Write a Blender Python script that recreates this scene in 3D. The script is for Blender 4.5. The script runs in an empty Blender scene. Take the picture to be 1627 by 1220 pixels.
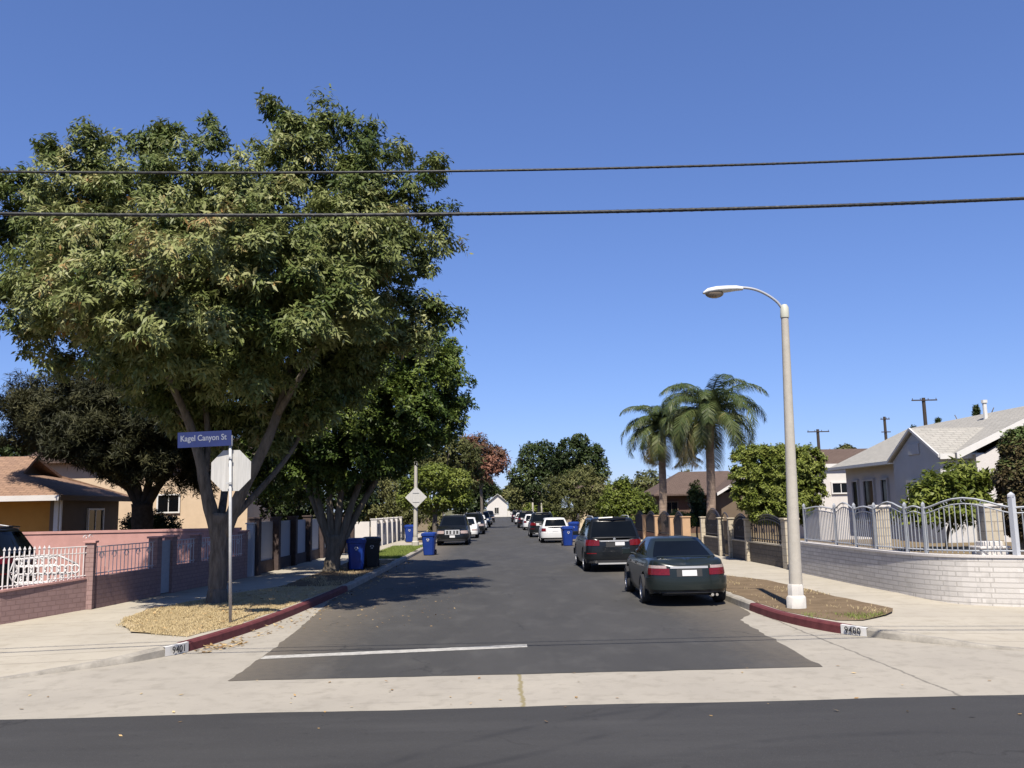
import bpy, bmesh, math, random
import numpy as np
from mathutils import Matrix, Vector

S = bpy.context.scene
C = S.collection
R = math.radians

# ------------------------------------------------------------------ camera
F, HC = 1400.0, 2.15                       # focal length in pixels of a 1627 wide picture, eye height
CX, CY, VX, VY, RO = 813.5, 610.0, 793.0, 807.0, 0.018


def _basis():
    ey = np.array([(VX - CX) / F, -(VY - CY) / F, -1.0]); ey /= np.linalg.norm(ey)
    c, s = math.cos(RO), math.sin(RO); z = -(c * ey[0] + s * ey[1]) / ey[2]
    ex = np.array([c, s, z]); ex /= np.linalg.norm(ex)
    return np.array([ex, ey, np.cross(ex, ey)])


BAS = _basis()
cam_d = bpy.data.cameras.new('camera')
cam = bpy.data.objects.new('camera', cam_d); C.objects.link(cam)
m4 = Matrix([list(BAS[0]), list(BAS[1]), list(BAS[2])]).to_4x4(); m4.translation = (0, 0, HC)
cam.matrix_world = m4
cam_d.sensor_fit = 'HORIZONTAL'; cam_d.sensor_width = 36; cam_d.lens = 36 * F / 1627
cam_d.clip_start = 0.1; cam_d.clip_end = 6000
S.camera = cam

# ------------------------------------------------------------------ daylight
SUN_EL, SUN_AZ = 56.0, 4.5                 # sun high behind the camera, a touch to its left
W = bpy.data.worlds.new('World'); S.world = W; W.use_nodes = True
wn = W.node_tree; bg = wn.nodes['Background']
sky = wn.nodes.new('ShaderNodeTexSky'); sky.sky_type = 'NISHITA'; sky.sun_disc = False
sky.sun_elevation = R(SUN_EL); sky.sun_rotation = R(180 + SUN_AZ)
sky.air_density = 1.0; sky.dust_density = 0.0; sky.ozone_density = 8.0; sky.altitude = 0
gam = wn.nodes.new('ShaderNodeGamma'); gam.inputs[1].default_value = 0.76       # the photograph's deep, even blue
tint = wn.nodes.new('ShaderNodeMix'); tint.data_type = 'RGBA'; tint.blend_type = 'MULTIPLY'; tint.inputs[0].default_value = 1; tint.inputs[7].default_value = (1.06, 1.17, 1.66, 1)
wn.links.new(sky.outputs[0], gam.inputs[0]); wn.links.new(gam.outputs[0], tint.inputs[6]); wn.links.new(tint.outputs[2], bg.inputs[0]); bg.inputs[1].default_value = 0.072
sd = bpy.data.lights.new('sun', 'SUN'); sd.energy = 5.0; sd.angle = R(0.53); sd.color = (1, 0.93, 0.82)
so = bpy.data.objects.new('sun', sd); C.objects.link(so)
so.rotation_euler = Vector((-math.sin(R(SUN_AZ)) * math.cos(R(SUN_EL)), -math.cos(R(SUN_AZ)) * math.cos(R(SUN_EL)), math.sin(R(SUN_EL)))).to_track_quat('Z', 'Y').to_euler()
so.location = (0, -20, 40)
S.view_settings.view_transform = 'Standard'; S.view_settings.look = 'None'
S.view_settings.exposure = 0.85; S.view_settings.gamma = 1
S.render.engine = 'CYCLES'
S.cycles.max_bounces = 6; S.cycles.diffuse_bounces = 3; S.cycles.glossy_bounces = 3
S.cycles.transparent_max_bounces = 4; S.cycles.caustics_reflective = False; S.cycles.caustics_refractive = False


def ray(px, py): return BAS @ np.array([(px - CX) / F, -(py - CY) / F, -1.0])
def P(px, py, z=0.0):                      # where the sight line meets the level z
    r = ray(px, py); t = (z - HC) / r[2]; return Vector((r[0] * t, r[1] * t, z))
def D(px, py, Y):                          # where the sight line meets the distance Y
    r = ray(px, py); t = Y / r[1]; return Vector((r[0] * t, Y, r[2] * t + HC))


# ------------------------------------------------------------------ materials
MATS = {}
ALB = 0.69                                  # overall reflectance of painted and mineral surfaces
def nt(m): return m.node_tree
def mat(name, col, rough=0.7, var=0.15, scale=6.0, bump=0.0, bscale=60.0, spec=0.4, metal=0.0, coat=0.0, col2=None, coords='Object', detail=6, stretch=None):
    if name in MATS: return MATS[name]
    if metal < .5 and sum(col) > .12: col = tuple(v * ALB for v in col); col2 = col2 and tuple(v * ALB for v in col2)
    m = bpy.data.materials.new(name); m.use_nodes = True; t = nt(m); b = t.nodes['Principled BSDF']
    b.inputs['Roughness'].default_value = rough; b.inputs['Metallic'].default_value = metal
    b.inputs['Specular IOR Level'].default_value = spec; b.inputs['Coat Weight'].default_value = coat; b.inputs['Coat Roughness'].default_value = 0.04
    tc = t.nodes.new('ShaderNodeTexCoord'); geo = t.nodes.new('ShaderNodeNewGeometry')
    src = geo.outputs['Position'] if coords == 'World' else tc.outputs[coords]
    if stretch:
        mp = t.nodes.new('ShaderNodeMapping'); mp.inputs['Scale'].default_value = stretch; t.links.new(src, mp.inputs[0]); src = mp.outputs[0]
    n = t.nodes.new('ShaderNodeTexNoise'); n.inputs['Scale'].default_value = scale; n.inputs['Detail'].default_value = detail; n.inputs['Roughness'].default_value = 0.65
    t.links.new(src, n.inputs['Vector'])
    rp = t.nodes.new('ShaderNodeValToRGB'); rp.color_ramp.elements[0].position = 0.3; rp.color_ramp.elements[1].position = 0.72
    c2 = col2 or tuple(min(1, c * (1 + var)) for c in col); c1 = col if col2 else tuple(c * (1 - var) for c in col)
    rp.color_ramp.elements[0].color = (*c1, 1); rp.color_ramp.elements[1].color = (*c2, 1)
    t.links.new(n.outputs['Fac'], rp.inputs[0]); t.links.new(rp.outputs[0], b.inputs['Base Color'])
    if bump:
        n2 = t.nodes.new('ShaderNodeTexNoise'); n2.inputs['Scale'].default_value = bscale; n2.inputs['Detail'].default_value = 4
        t.links.new(src, n2.inputs['Vector'])
        bp = t.nodes.new('ShaderNodeBump'); bp.inputs['Strength'].default_value = bump; bp.inputs['Distance'].default_value = 0.02
        t.links.new(n2.outputs['Fac'], bp.inputs['Height']); t.links.new(bp.outputs[0], b.inputs['Normal'])
    MATS[name] = m; return m


def add_mix(t, a, bcol, fac, blend='MIX'):
    mx = t.nodes.new('ShaderNodeMix'); mx.data_type = 'RGBA'; mx.blend_type = blend
    t.links.new(a, mx.inputs[6])
    if isinstance(bcol, tuple): mx.inputs[7].default_value = (*bcol, 1)
    else: t.links.new(bcol, mx.inputs[7])
    if isinstance(fac, float): mx.inputs[0].default_value = fac
    else: t.links.new(fac, mx.inputs[0])
    return mx.outputs[2]
def math_n(t, op, a, b=None, c=None):
    n = t.nodes.new('ShaderNodeMath'); n.operation = op
    for i, v in enumerate((a, b, c)):
        if v is None: continue
        if isinstance(v, (int, float)): n.inputs[i].default_value = v
        else: t.links.new(v, n.inputs[i])
    return n.outputs[0]
def ramp_n(t, src, p0, p1, v0=0.0, v1=1.0):
    n = t.nodes.new('ShaderNodeMapRange'); n.inputs[1].default_value = p0; n.inputs[2].default_value = p1; n.inputs[3].default_value = v0; n.inputs[4].default_value = v1
    t.links.new(src, n.inputs[0]); return n.outputs[0]
def noise_n(t, src, scale, detail=5, stretch=None):
    if stretch:
        mp = t.nodes.new('ShaderNodeMapping'); mp.inputs['Scale'].default_value = stretch; t.links.new(src, mp.inputs[0]); src = mp.outputs[0]
    n = t.nodes.new('ShaderNodeTexNoise'); n.inputs['Scale'].default_value = scale; n.inputs['Detail'].default_value = detail; n.inputs['Roughness'].default_value = 0.6
    t.links.new(src, n.inputs['Vector']); return n.outputs['Fac']


def brick_mat(name, c1, c2, mortar, bw=0.4, rh=0.2, msize=0.012, rough=0.85, bump=0.5, offset=0.5):
    c1, c2, mortar = (tuple(v * ALB for v in q) for q in (c1, c2, mortar))
    m = bpy.data.materials.new(name); m.use_nodes = True; t = nt(m); b = t.nodes['Principled BSDF']; b.inputs['Roughness'].default_value = rough
    b.inputs['Specular IOR Level'].default_value = 0.25
    uv = t.nodes.new('ShaderNodeTexCoord').outputs['UV']
    br = t.nodes.new('ShaderNodeTexBrick'); br.inputs['Color1'].default_value = (*c1, 1); br.inputs['Color2'].default_value = (*c2, 1); br.inputs['Mortar'].default_value = (*mortar, 1)
    br.inputs['Scale'].default_value = 1; br.inputs['Mortar Size'].default_value = msize; br.inputs['Brick Width'].default_value = bw; br.inputs['Row Height'].default_value = rh; br.offset = offset
    t.links.new(uv, br.inputs['Vector'])
    no = noise_n(t, uv, 5, 6); c = add_mix(t, br.outputs[0], tuple(v * 0.62 for v in mortar), ramp_n(t, no, 0.5, 0.8, 0, 0.45))
    t.links.new(c, b.inputs['Base Color'])
    bp = t.nodes.new('ShaderNodeBump'); bp.inputs['Strength'].default_value = bump; bp.inputs['Distance'].default_value = 0.012
    h = math_n(t, 'SUBTRACT', math_n(t, 'MULTIPLY', noise_n(t, uv, 40, 3), 0.5), br.outputs['Fac'])
    t.links.new(h, bp.inputs['Height']); t.links.new(bp.outputs[0], b.inputs['Normal'])
    return m


def leaf_mat(name, cols, rough=0.5, trans=0.25):
    m = bpy.data.materials.new(name); m.use_nodes = True; t = nt(m); b = t.nodes['Principled BSDF']; b.inputs['Roughness'].default_value = rough; b.inputs['Specular IOR Level'].default_value = 0.16
    a = t.nodes.new('ShaderNodeAttribute'); a.attribute_name = 'tone'
    rp = t.nodes.new('ShaderNodeValToRGB'); e = rp.color_ramp.elements
    while len(e) < len(cols): e.new(0.5)
    for k, (p, c) in enumerate(cols): e[k].position = p; e[k].color = (*c, 1)
    t.links.new(a.outputs['Fac'], rp.inputs[0]); t.links.new(rp.outputs[0], b.inputs['Base Color'])
    tr = t.nodes.new('ShaderNodeBsdfTranslucent'); mx = t.nodes.new('ShaderNodeMixShader'); mx.inputs[0].default_value = trans
    t.links.new(rp.outputs[0], tr.inputs[0]); t.links.new(b.outputs[0], mx.inputs[1]); t.links.new(tr.outputs[0], mx.inputs[2])
    t.links.new(mx.outputs[0], t.nodes['Material Output'].inputs[0]); return m


# ------------------------------------------------------------------ mesh helpers
class MB:
    def __init__(s): s.v = []; s.f = []
    def add(s, vs, fs):
        o = len(s.v); s.v += [tuple(x) for x in vs]; s.f += [tuple(i + o for i in f) for f in fs]; return s
    def box(s, c, d, rz=0.0):
        x, y, z = d[0] / 2, d[1] / 2, d[2] / 2; cs, sn = math.cos(rz), math.sin(rz)
        vs = [(c[0] + a * cs - b * sn, c[1] + a * sn + b * cs, c[2] + e) for e in (-z, z) for a, b in ((-x, -y), (x, -y), (x, y), (-x, y))]
        return s.add(vs, [(3, 2, 1, 0), (4, 5, 6, 7), (0, 1, 5, 4), (1, 2, 6, 5), (2, 3, 7, 6), (3, 0, 4, 7)])
    def tube(s, pts, rs, n=8, cap=True):
        pts = [Vector(p) for p in pts]
        if isinstance(rs, (int, float)): rs = [rs] * len(pts)
        vs = []; up = None
        for i, p in enumerate(pts):
            d = (pts[min(i + 1, len(pts) - 1)] - pts[max(i - 1, 0)]).normalized()
            if up is None: up = Vector((1, 0, 0)) if abs(d.x) < 0.8 else Vector((0, 1, 0))
            a = (up - d * up.dot(d)).normalized(); up = a; b = d.cross(a)
            for k in range(n):
                th = 2 * math.pi * k / n; vs.append(p + (a * math.cos(th) + b * math.sin(th)) * rs[i])
        fs = [(i * n + k, i * n + (k + 1) % n, (i + 1) * n + (k + 1) % n, (i + 1) * n + k) for i in range(len(pts) - 1) for k in range(n)]
        if cap: fs += [tuple(range(n - 1, -1, -1)), tuple(range((len(pts) - 1) * n, len(pts) * n))]
        return s.add(vs, fs)
    def lathe(s, prof, c, n=16):           # prof: (radius, z)
        return s.tube([(c[0], c[1], c[2] + z) for r, z in prof], [max(r, 1e-4) for r, z in prof], n) if all(prof[i][1] < prof[i + 1][1] for i in range(len(prof) - 1)) else s._lathe(prof, c, n)
    def _lathe(s, prof, c, n):
        vs = [(c[0] + r * math.cos(2 * math.pi * k / n), c[1] + r * math.sin(2 * math.pi * k / n), c[2] + z) for r, z in prof for k in range(n)]
        fs = [(i * n + k, i * n + (k + 1) % n, (i + 1) * n + (k + 1) % n, (i + 1) * n + k) for i in range(len(prof) - 1) for k in range(n)]
        fs += [tuple(range(n - 1, -1, -1)), tuple(range((len(prof) - 1) * n, len(prof) * n))]
        return s.add(vs, fs)
    def prism(s, poly, d):                 # planar polygon pushed along d
        n = len(poly); d = Vector(d); vs = [Vector(p) for p in poly]; vs += [p + d for p in vs]
        return s.add(vs, [tuple(range(n - 1, -1, -1)), tuple(range(n, 2 * n))] + [(k, (k + 1) % n, n + (k + 1) % n, n + k) for k in range(n)])
    def strip(s, A, B):
        n = len(A); return s.add(list(A) + list(B), [(i, i + 1, n + i + 1, n + i) for i in range(n - 1)])
    def grid(s, rows):
        m = len(rows[0]); vs = [p for r in rows for p in r]
        return s.add(vs, [(i * m + j, i * m + j + 1, (i + 1) * m + j + 1, (i + 1) * m + j) for i in range(len(rows) - 1) for j in range(m - 1)])
    def wall(s, path, tops, th):           # upright wall along path [(x,y,z)], own tops, thickness to its left
        pv = [Vector(p) for p in path]; n = len(pv); off = []
        for i in range(n):
            d = (pv[min(i + 1, n - 1)] - pv[max(i - 1, 0)]); d.z = 0; d.normalize(); off.append(Vector((-d.y, d.x, 0)) * th)
        if isinstance(tops, (int, float)): tops = [tops] * n
        a = pv; b = [p + o for p, o in zip(pv, off)]
        at = [Vector((p.x, p.y, h)) for p, h in zip(a, tops)]; bt = [Vector((p.x, p.y, h)) for p, h in zip(b, tops)]
        vs = a + b + at + bt; fs = []
        for i in range(n - 1):
            fs += [(i, i + 1, 2 * n + i + 1, 2 * n + i), (n + i + 1, n + i, 3 * n + i, 3 * n + i + 1), (2 * n + i, 2 * n + i + 1, 3 * n + i + 1, 3 * n + i), (i + 1, i, n + i, n + i + 1)]
        fs += [(0, 2 * n, 3 * n, n), (n - 1, 2 * n - 1, 4 * n - 1, 3 * n - 1)]
        return s.add(vs, fs)
    def build(s, name, m, parent=None, world=True, smooth=False, bevel=0.0, fix=True):
        me = bpy.data.meshes.new(name)
        off = Vector((0, 0, 0)); vs = s.v
        if world:
            if parent is not None: off = root_loc(parent)
            else:
                a = np.array(s.v); off = Vector(((a[:, 0].min() + a[:, 0].max()) / 2, (a[:, 1].min() + a[:, 1].max()) / 2, a[:, 2].min()))
            vs = [(x - off.x, y - off.y, z - off.z) for x, y, z in s.v]
        me.from_pydata(vs, [], s.f)
        if fix or bevel:
            bm = bmesh.new(); bm.from_mesh(me); 
            if fix: bmesh.ops.recalc_face_normals(bm, faces=bm.faces)
            if bevel: bmesh.ops.bevel(bm, geom=[e for e in bm.edges if len(e.link_faces) == 2 and e.calc_face_angle() > 0.6], offset=bevel, segments=2, profile=0.6, affect='EDGES', clamp_overlap=True)
            bm.to_mesh(me); bm.free()
        auto_uv(me)
        if smooth: me.polygons.foreach_set('use_smooth', [True] * len(me.polygons)); 
        me.materials.append(m)
        o = bpy.data.objects.new(name, me); C.objects.link(o)
        if parent is not None: o.parent = parent
        elif world: o.location = off
        if smooth and smooth != 'all':
            me.set_sharp_from_angle(angle=R(38))
        return o


def root_loc(o):
    l = Vector(o.location)
    while o.parent: o = o.parent; l += o.location
    return l


def auto_uv(me):
    uv = me.uv_layers.new(name='UVMap'); Z = Vector((0, 0, 1)); vs = me.vertices
    for p in me.polygons:
        n = p.normal; t = Z.cross(n)
        t = Vector((1, 0, 0)) if t.length < 0.05 else t.normalized()
        b = n.cross(t)
        for li in p.loop_indices:
            q = vs[me.loops[li].vertex_index].co; uv.data[li].uv = (q.dot(t), q.dot(b))


def tag(o, label=None, cat=None, group=None, kind=None):
    if label: o['label'] = label
    if cat: o['category'] = cat
    if group: o['group'] = group
    if kind: o['kind'] = kind
    return o
def thing(name, loc, label, cat, group=None, rz=0.0):
    o = bpy.data.objects.new(name, None); o.empty_display_size = 0.3; C.objects.link(o)
    o.location = loc; o.rotation_euler.z = rz; return tag(o, label, cat, group)
def copy_tree(o, parent=None):
    c = o.copy(); C.objects.link(c)
    if parent is not None: c.parent = parent
    for ch in list(o.children): copy_tree(ch, c)
    return c
def structure(mb, name, m, **k): return tag(mb.build(name, m, **k), kind='structure')


def text_mesh(name, s, size, m, parent, mtx, depth=0.002, narrow=1.0, spacing=1):
    cu = bpy.data.curves.new(name, 'FONT'); cu.body = s; cu.size = size; cu.align_x = 'CENTER'; cu.align_y = 'CENTER'; cu.extrude = depth; cu.offset = size * (0.018 if spacing == 1 else 0.008); cu.space_character = spacing
    o = bpy.data.objects.new(name, cu); C.objects.link(o)
    dg = bpy.context.evaluated_depsgraph_get(); me = bpy.data.meshes.new_from_object(o.evaluated_get(dg)); bpy.data.objects.remove(o)
    me.transform(Matrix.Diagonal((narrow, 1, 1, 1))); me.transform(mtx); me.materials.clear(); me.materials.append(m)
    q = bpy.data.objects.new(name, me); C.objects.link(q); q.parent = parent; return q


def smooth_path(pts, n=6):                  # Catmull-Rom through the points
    p = [Vector(q) for q in pts]; out = []
    for i in range(len(p) - 1):
        a, b, c, d = p[max(i - 1, 0)], p[i], p[i + 1], p[min(i + 2, len(p) - 1)]
        for k in range(n):
            t = k / n; out.append(0.5 * ((2 * b) + (c - a) * t + (2 * a - 5 * b + 4 * c - d) * t * t + (3 * b - a - 3 * c + d) * t ** 3))
    return out + [p[-1]]

# ================================================================== MATERIAL SET
def asphalt_mat(name, base, light, cross=False):
    m = bpy.data.materials.new(name); m.use_nodes = True; t = nt(m); b = t.nodes['Principled BSDF']
    pos = t.nodes.new('ShaderNodeNewGeometry').outputs['Position']; sx = t.nodes.new('ShaderNodeSeparateXYZ'); t.links.new(pos, sx.inputs[0])
    big = noise_n(t, pos, 0.55, 5, (1.0, 0.25, 1) if not cross else (0.2, 1.0, 1)); fine = noise_n(t, pos, 90, 3); mid = noise_n(t, pos, 7, 4)
    col = t.nodes.new('ShaderNodeRGB'); col.outputs[0].default_value = (*base, 1)
    c = add_mix(t, col.outputs[0], light, ramp_n(t, big, 0.35, 0.75, 0, 0.75))
    c = add_mix(t, c, tuple(v * 1.35 for v in light), ramp_n(t, noise_n(t, pos, 1.7, 6, (.22, 1, 1) if cross else (1, .4, 1)), 0.5, 0.72, 0, 0.3 if cross else 0.5))
    c = add_mix(t, c, tuple(v * 0.5 for v in base), ramp_n(t, noise_n(t, pos, 0.9, 5, (.2, 1.2, 1) if cross else (1, .35, 1)), 0.56, 0.76, 0, 0.3))
    c = add_mix(t, c, tuple(v * 2.1 for v in light), ramp_n(t, fine, 0.58, 0.75, 0, 0.55))
    c = add_mix(t, c, tuple(v * 0.45 for v in base), ramp_n(t, mid, 0.62, 0.75, 0, 0.5))
    # dusty edges of the street and the meandering cracks that were sealed
    if not cross:
        e = math_n(t, 'ABSOLUTE', math_n(t, 'SUBTRACT', sx.outputs[0], 0.5)); e = math_n(t, 'ADD', e, math_n(t, 'MULTIPLY', mid, 1.3))
        c = add_mix(t, c, (0.125, 0.105, 0.08), ramp_n(t, e, 3.3, 5.0, 0, 0.75))
    vo = t.nodes.new('ShaderNodeTexVoronoi'); vo.feature = 'DISTANCE_TO_EDGE'; vo.inputs['Scale'].default_value = 0.33
    wp = t.nodes.new('ShaderNodeVectorMath'); wp.operation = 'ADD'; nz = t.nodes.new('ShaderNodeTexNoise'); nz.inputs['Scale'].default_value = 1.6; nz.inputs['Detail'].default_value = 5
    t.links.new(pos, nz.inputs['Vector']); t.links.new(pos, wp.inputs[0]); t.links.new(nz.outputs['Color'], wp.inputs[1]); t.links.new(wp.outputs[0], vo.inputs['Vector'])
    cr = ramp_n(t, vo.outputs['Distance'], 0.0, 0.009, 0.75, 0.0); keep = ramp_n(t, noise_n(t, pos, 0.28, 2), 0.5, 0.58)
    c = add_mix(t, c, (0.018, 0.017, 0.016), math_n(t, 'MULTIPLY', cr, keep))
    if cross:                               # faint dark tyre arcs left by turning cars
        for (cx, cy, r0, w) in ((3.6, 4.2, 4.3, 0.11), (3.6, 4.2, 5.9, 0.1), (-3.2, 12.9, 5.9, 0.09)):
            dx = math_n(t, 'SUBTRACT', sx.outputs[0], cx); dy = math_n(t, 'SUBTRACT', sx.outputs[1], cy)
            d = math_n(t, 'SQRT', math_n(t, 'ADD', math_n(t, 'MULTIPLY', dx, dx), math_n(t, 'MULTIPLY', dy, dy)))
            k = ramp_n(t, math_n(t, 'ABSOLUTE', math_n(t, 'SUBTRACT', d, r0)), 0.02, w, 0.5, 0.0)
            c = add_mix(t, c, (0.016, 0.016, 0.017), math_n(t, 'MULTIPLY', k, ramp_n(t, noise_n(t, pos, 1.2, 3), 0.42, 0.62)))
    t.links.new(c, b.inputs['Base Color']); b.inputs['Roughness'].default_value = 0.82; b.inputs['Specular IOR Level'].default_value = 0.3
    bp = t.nodes.new('ShaderNodeBump'); bp.inputs['Strength'].default_value = 0.35; bp.inputs['Distance'].default_value = 0.008
    t.links.new(fine, bp.inputs['Height']); t.links.new(bp.outputs[0], b.inputs['Normal']); return m


def concrete_mat(name, c1, c2, stain, joints=None, seam=False):
    c1, c2, stain = (tuple(v * w * .64 for v, w in zip(q, (1.0, .99, .97))) for q in (c1, c2, stain))
    m = bpy.data.materials.new(name); m.use_nodes = True; t = nt(m); b = t.nodes['Principled BSDF']
    pos = t.nodes.new('ShaderNodeNewGeometry').outputs['Position']; sx = t.nodes.new('ShaderNodeSeparateXYZ'); t.links.new(pos, sx.inputs[0])
    big = noise_n(t, pos, 0.7, 6); mid = noise_n(t, pos, 3.5, 7); fine = noise_n(t, pos, 60, 3)
    col = t.nodes.new('ShaderNodeRGB'); col.outputs[0].default_value = (*c1, 1)
    c = add_mix(t, col.outputs[0], c2, ramp_n(t, big, 0.35, 0.7))
    c = add_mix(t, c, stain, ramp_n(t, mid, 0.5, 0.75, 0, 0.8)); c = add_mix(t, c, tuple(v * .6 for v in stain), ramp_n(t, noise_n(t, pos, 9, 5), 0.62, 0.72, 0, 0.35)); c = add_mix(t, c, stain, ramp_n(t, fine, 0.6, 0.8, 0, 0.3))
    jf = None
    def line(src, period, phase, w):
        fr = math_n(t, 'FRACT', math_n(t, 'DIVIDE', math_n(t, 'ADD', src, phase), period))
        return math_n(t, 'LESS_THAN', math_n(t, 'ABSOLUTE', math_n(t, 'SUBTRACT', fr, 0.5)), w / period / 2)
    dark = tuple(v * 0.4 for v in c1)
    if joints:
        for ax, per, ph in joints: c = add_mix(t, c, dark, math_n(t, 'MULTIPLY', line(sx.outputs[ax], per, ph, 0.022), 0.75))
    if seam:                                # weed filled joint across the gutter, worn streaks along its flow line
        wob = math_n(t, 'MULTIPLY', math_n(t, 'SUBTRACT', mid, 0.5), 0.16)
        d = math_n(t, 'ABSOLUTE', math_n(t, 'SUBTRACT', math_n(t, 'ADD', sx.outputs[0], wob), 0.22))
        c = add_mix(t, c, (0.17, 0.14, 0.06), math_n(t, 'MULTIPLY', ramp_n(t, d, 0.012, 0.035, 0.8, 0), math_n(t, 'LESS_THAN', sx.outputs[1], 11.9)))
        c = add_mix(t, c, tuple(v * 0.55 for v in stain), ramp_n(t, noise_n(t, pos, 1.5, 6, (0.35, 3.0, 1)), 0.62, 0.78, 0, 0.5))
        d2 = math_n(t, 'ABSOLUTE', math_n(t, 'SUBTRACT', math_n(t, 'ADD', math_n(t, 'ADD', sx.outputs[0], math_n(t, 'MULTIPLY', sx.outputs[1], 0.0)), wob), 5.05))
        c = add_mix(t, c, dark, ramp_n(t, d2, 0.006, 0.03, 0.8, 0))
    t.links.new(c, b.inputs['Base Color']); b.inputs['Roughness'].default_value = 0.88; b.inputs['Specular IOR Level'].default_value = 0.25
    bp = t.nodes.new('ShaderNodeBump'); bp.inputs['Strength'].default_value = 0.25; bp.inputs['Distance'].default_value = 0.01
    t.links.new(math_n(t, 'ADD', fine, math_n(t, 'MULTIPLY', mid, 1.5)), bp.inputs['Height']); t.links.new(bp.outputs[0], b.inputs['Normal']); return m


M_ASPH = asphalt_mat('street asphalt', (0.035, 0.034, 0.0325), (0.053, 0.051, 0.048))
M_ASPHX = asphalt_mat('cross street asphalt', (0.028, 0.0272, 0.0268), (0.044, 0.043, 0.0418), True)
M_GUT = concrete_mat('gutter concrete', (0.40, 0.37, 0.32), (0.46, 0.425, 0.365), (0.31, 0.285, 0.24), seam=True)
M_WALK = concrete_mat('pavement concrete', (0.47, 0.43, 0.36), (0.53, 0.485, 0.405), (0.40, 0.36, 0.29), joints=((1, 1.9, 0.3), (1, 5.7, 0.9)))
M_KERB = mat('kerb concrete', (0.36, 0.33, 0.28), 0.9, 0.3, 4, 0.3, coords='World')
M_RED = mat('red kerb paint', (0.10, 0.016, 0.02), 0.8, 0, 5, 0.35, 50, col2=(0.17, 0.04, 0.042), coords='World')
M_LINE = mat('worn white road paint', (0.30, 0.29, 0.27), 0.8, 0, 9, 0.2, col2=(0.60, 0.58, 0.53), coords='World')
M_DIRT = mat('parkway dirt', (0.14, 0.10, 0.062), 0.95, 0, 2.2, 0.9, 25, 0.1, col2=(0.24, 0.175, 0.11), coords='World')
M_DRY = mat('dry lawn soil', (0.38, 0.29, 0.165), 0.95, 0, 2.5, 0.4, 30, 0.1, col2=(0.56, 0.45, 0.28), coords='World')
M_LAWN = mat('green lawn soil', (0.10, 0.14, 0.03), 0.95, 0, 2.5, 0.9, 30, 0.1, col2=(0.2, 0.22, 0.07), coords='World')
M_YARD = mat('yard soil', (0.17, 0.13, 0.08), 0.95, 0, 1.2, 0.6, 20, 0.1, col2=(0.26, 0.2, 0.12), coords='World')
M_LAND = mat('land', (0.16, 0.14, 0.08), 0.95, 0, 0.05, col2=(0.11, 0.12, 0.05), coords='World', spec=0.1)
M_WHITE = mat('white paint', (0.78, 0.76, 0.72), 0.5, 0.06, 5)
M_BLACK = mat('black print', (0.02, 0.02, 0.025), 0.6, 0.1)
M_GALV = mat('galvanised steel', (0.56, 0.56, 0.55), 0.55, 0.12, 12, metal=0.1)
M_SIGNBACK = mat('bare aluminium sign back', (0.60, 0.585, 0.55), 0.55, 0.16, 2.5, metal=0.1, stretch=(9, 9, 0.6))
M_BLUE = mat('shade darkened blue face', (0.012, 0.02, 0.085), 0.45, 0.15)  # name plate blue, darkened to stand for tree shade
M_BARK = mat('grey bark', (0.085, 0.073, 0.06), 0.92, 0, 3.5, 1.0, 14, 0.1, col2=(0.25, 0.22, 0.185), stretch=(3, 3, 0.6))
M_BARK2 = mat('pale bark', (0.13, 0.108, 0.082), 0.92, 0, 4, 0.9, 16, 0.1, col2=(0.28, 0.235, 0.18), stretch=(3, 3, 0.5))
M_BARKD = mat('dark bark', (0.035, 0.028, 0.022), 0.95, 0.4, 5, 0.9, 15, 0.1)
M_PALMT = mat('palm trunk bark', (0.26, 0.19, 0.145), 0.92, 0, 3, 0.8, 14, 0.1, col2=(0.46, 0.35, 0.27), stretch=(0.7, 0.7, 7))
M_CONC = mat('concrete lamp post', (0.53, 0.49, 0.42), 0.85, 0.08, 7, 0.25, 90)
M_PINK = mat('pink stucco', (0.55, 0.30, 0.265), 0.9, 0.13, 2.2, 0.3, 60)
M_PINKB = brick_mat('pink painted block', (0.38, 0.25, 0.23), (0.34, 0.222, 0.205), (0.29, 0.185, 0.17), 0.2, 0.1, 0.01)
M_WIRON = mat('white painted iron', (0.74, 0.71, 0.69), 0.5, 0.06, 9)
M_DIRON = mat('dark painted iron', (0.035, 0.032, 0.034), 0.5, 0.2, 9)
M_GIRON = mat('blue grey painted iron', (0.42, 0.44, 0.47), 0.5, 0.1, 9)
M_WBRICK = brick_mat('white painted brick', (0.78, 0.74, 0.69), (0.66, 0.625, 0.58), (0.52, 0.49, 0.45), 0.4, 0.1, 0.012)
M_TANBLK = brick_mat('grey brown block', (0.17, 0.145, 0.12), (0.14, 0.12, 0.10), (0.10, 0.088, 0.075), 0.4, 0.16, 0.012)
M_CREAMB = brick_mat('cream block', (0.62, 0.54, 0.41), (0.57, 0.5, 0.38), (0.4, 0.34, 0.26), 0.4, 0.2, 0.012)
M_REDB = brick_mat('red brown block', (0.26, 0.12, 0.075), (0.23, 0.105, 0.07), (0.16, 0.09, 0.06), 0.3, 0.1, 0.012)
M_TAN = mat('tan stucco', (0.56, 0.36, 0.21), 0.9, 0.1, 4, 0.2)
M_ROOFB = brick_mat('brown shingles', (0.36, 0.225, 0.15), (0.29, 0.18, 0.125), (0.2, 0.125, 0.085), 0.3, 0.16, 0.012, 0.95, 0.8)
M_ROOFB2 = brick_mat('dull brown shingles', (0.15, 0.105, 0.085), (0.13, 0.09, 0.072), (0.085, 0.06, 0.05), 0.3, 0.16, 0.012, 0.95, 0.8)
M_ROOFG = brick_mat('pale grey shingles', (0.42, 0.40, 0.36), (0.37, 0.355, 0.32), (0.29, 0.275, 0.25), 0.3, 0.16, 0.01, 0.95, 0.8)
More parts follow.
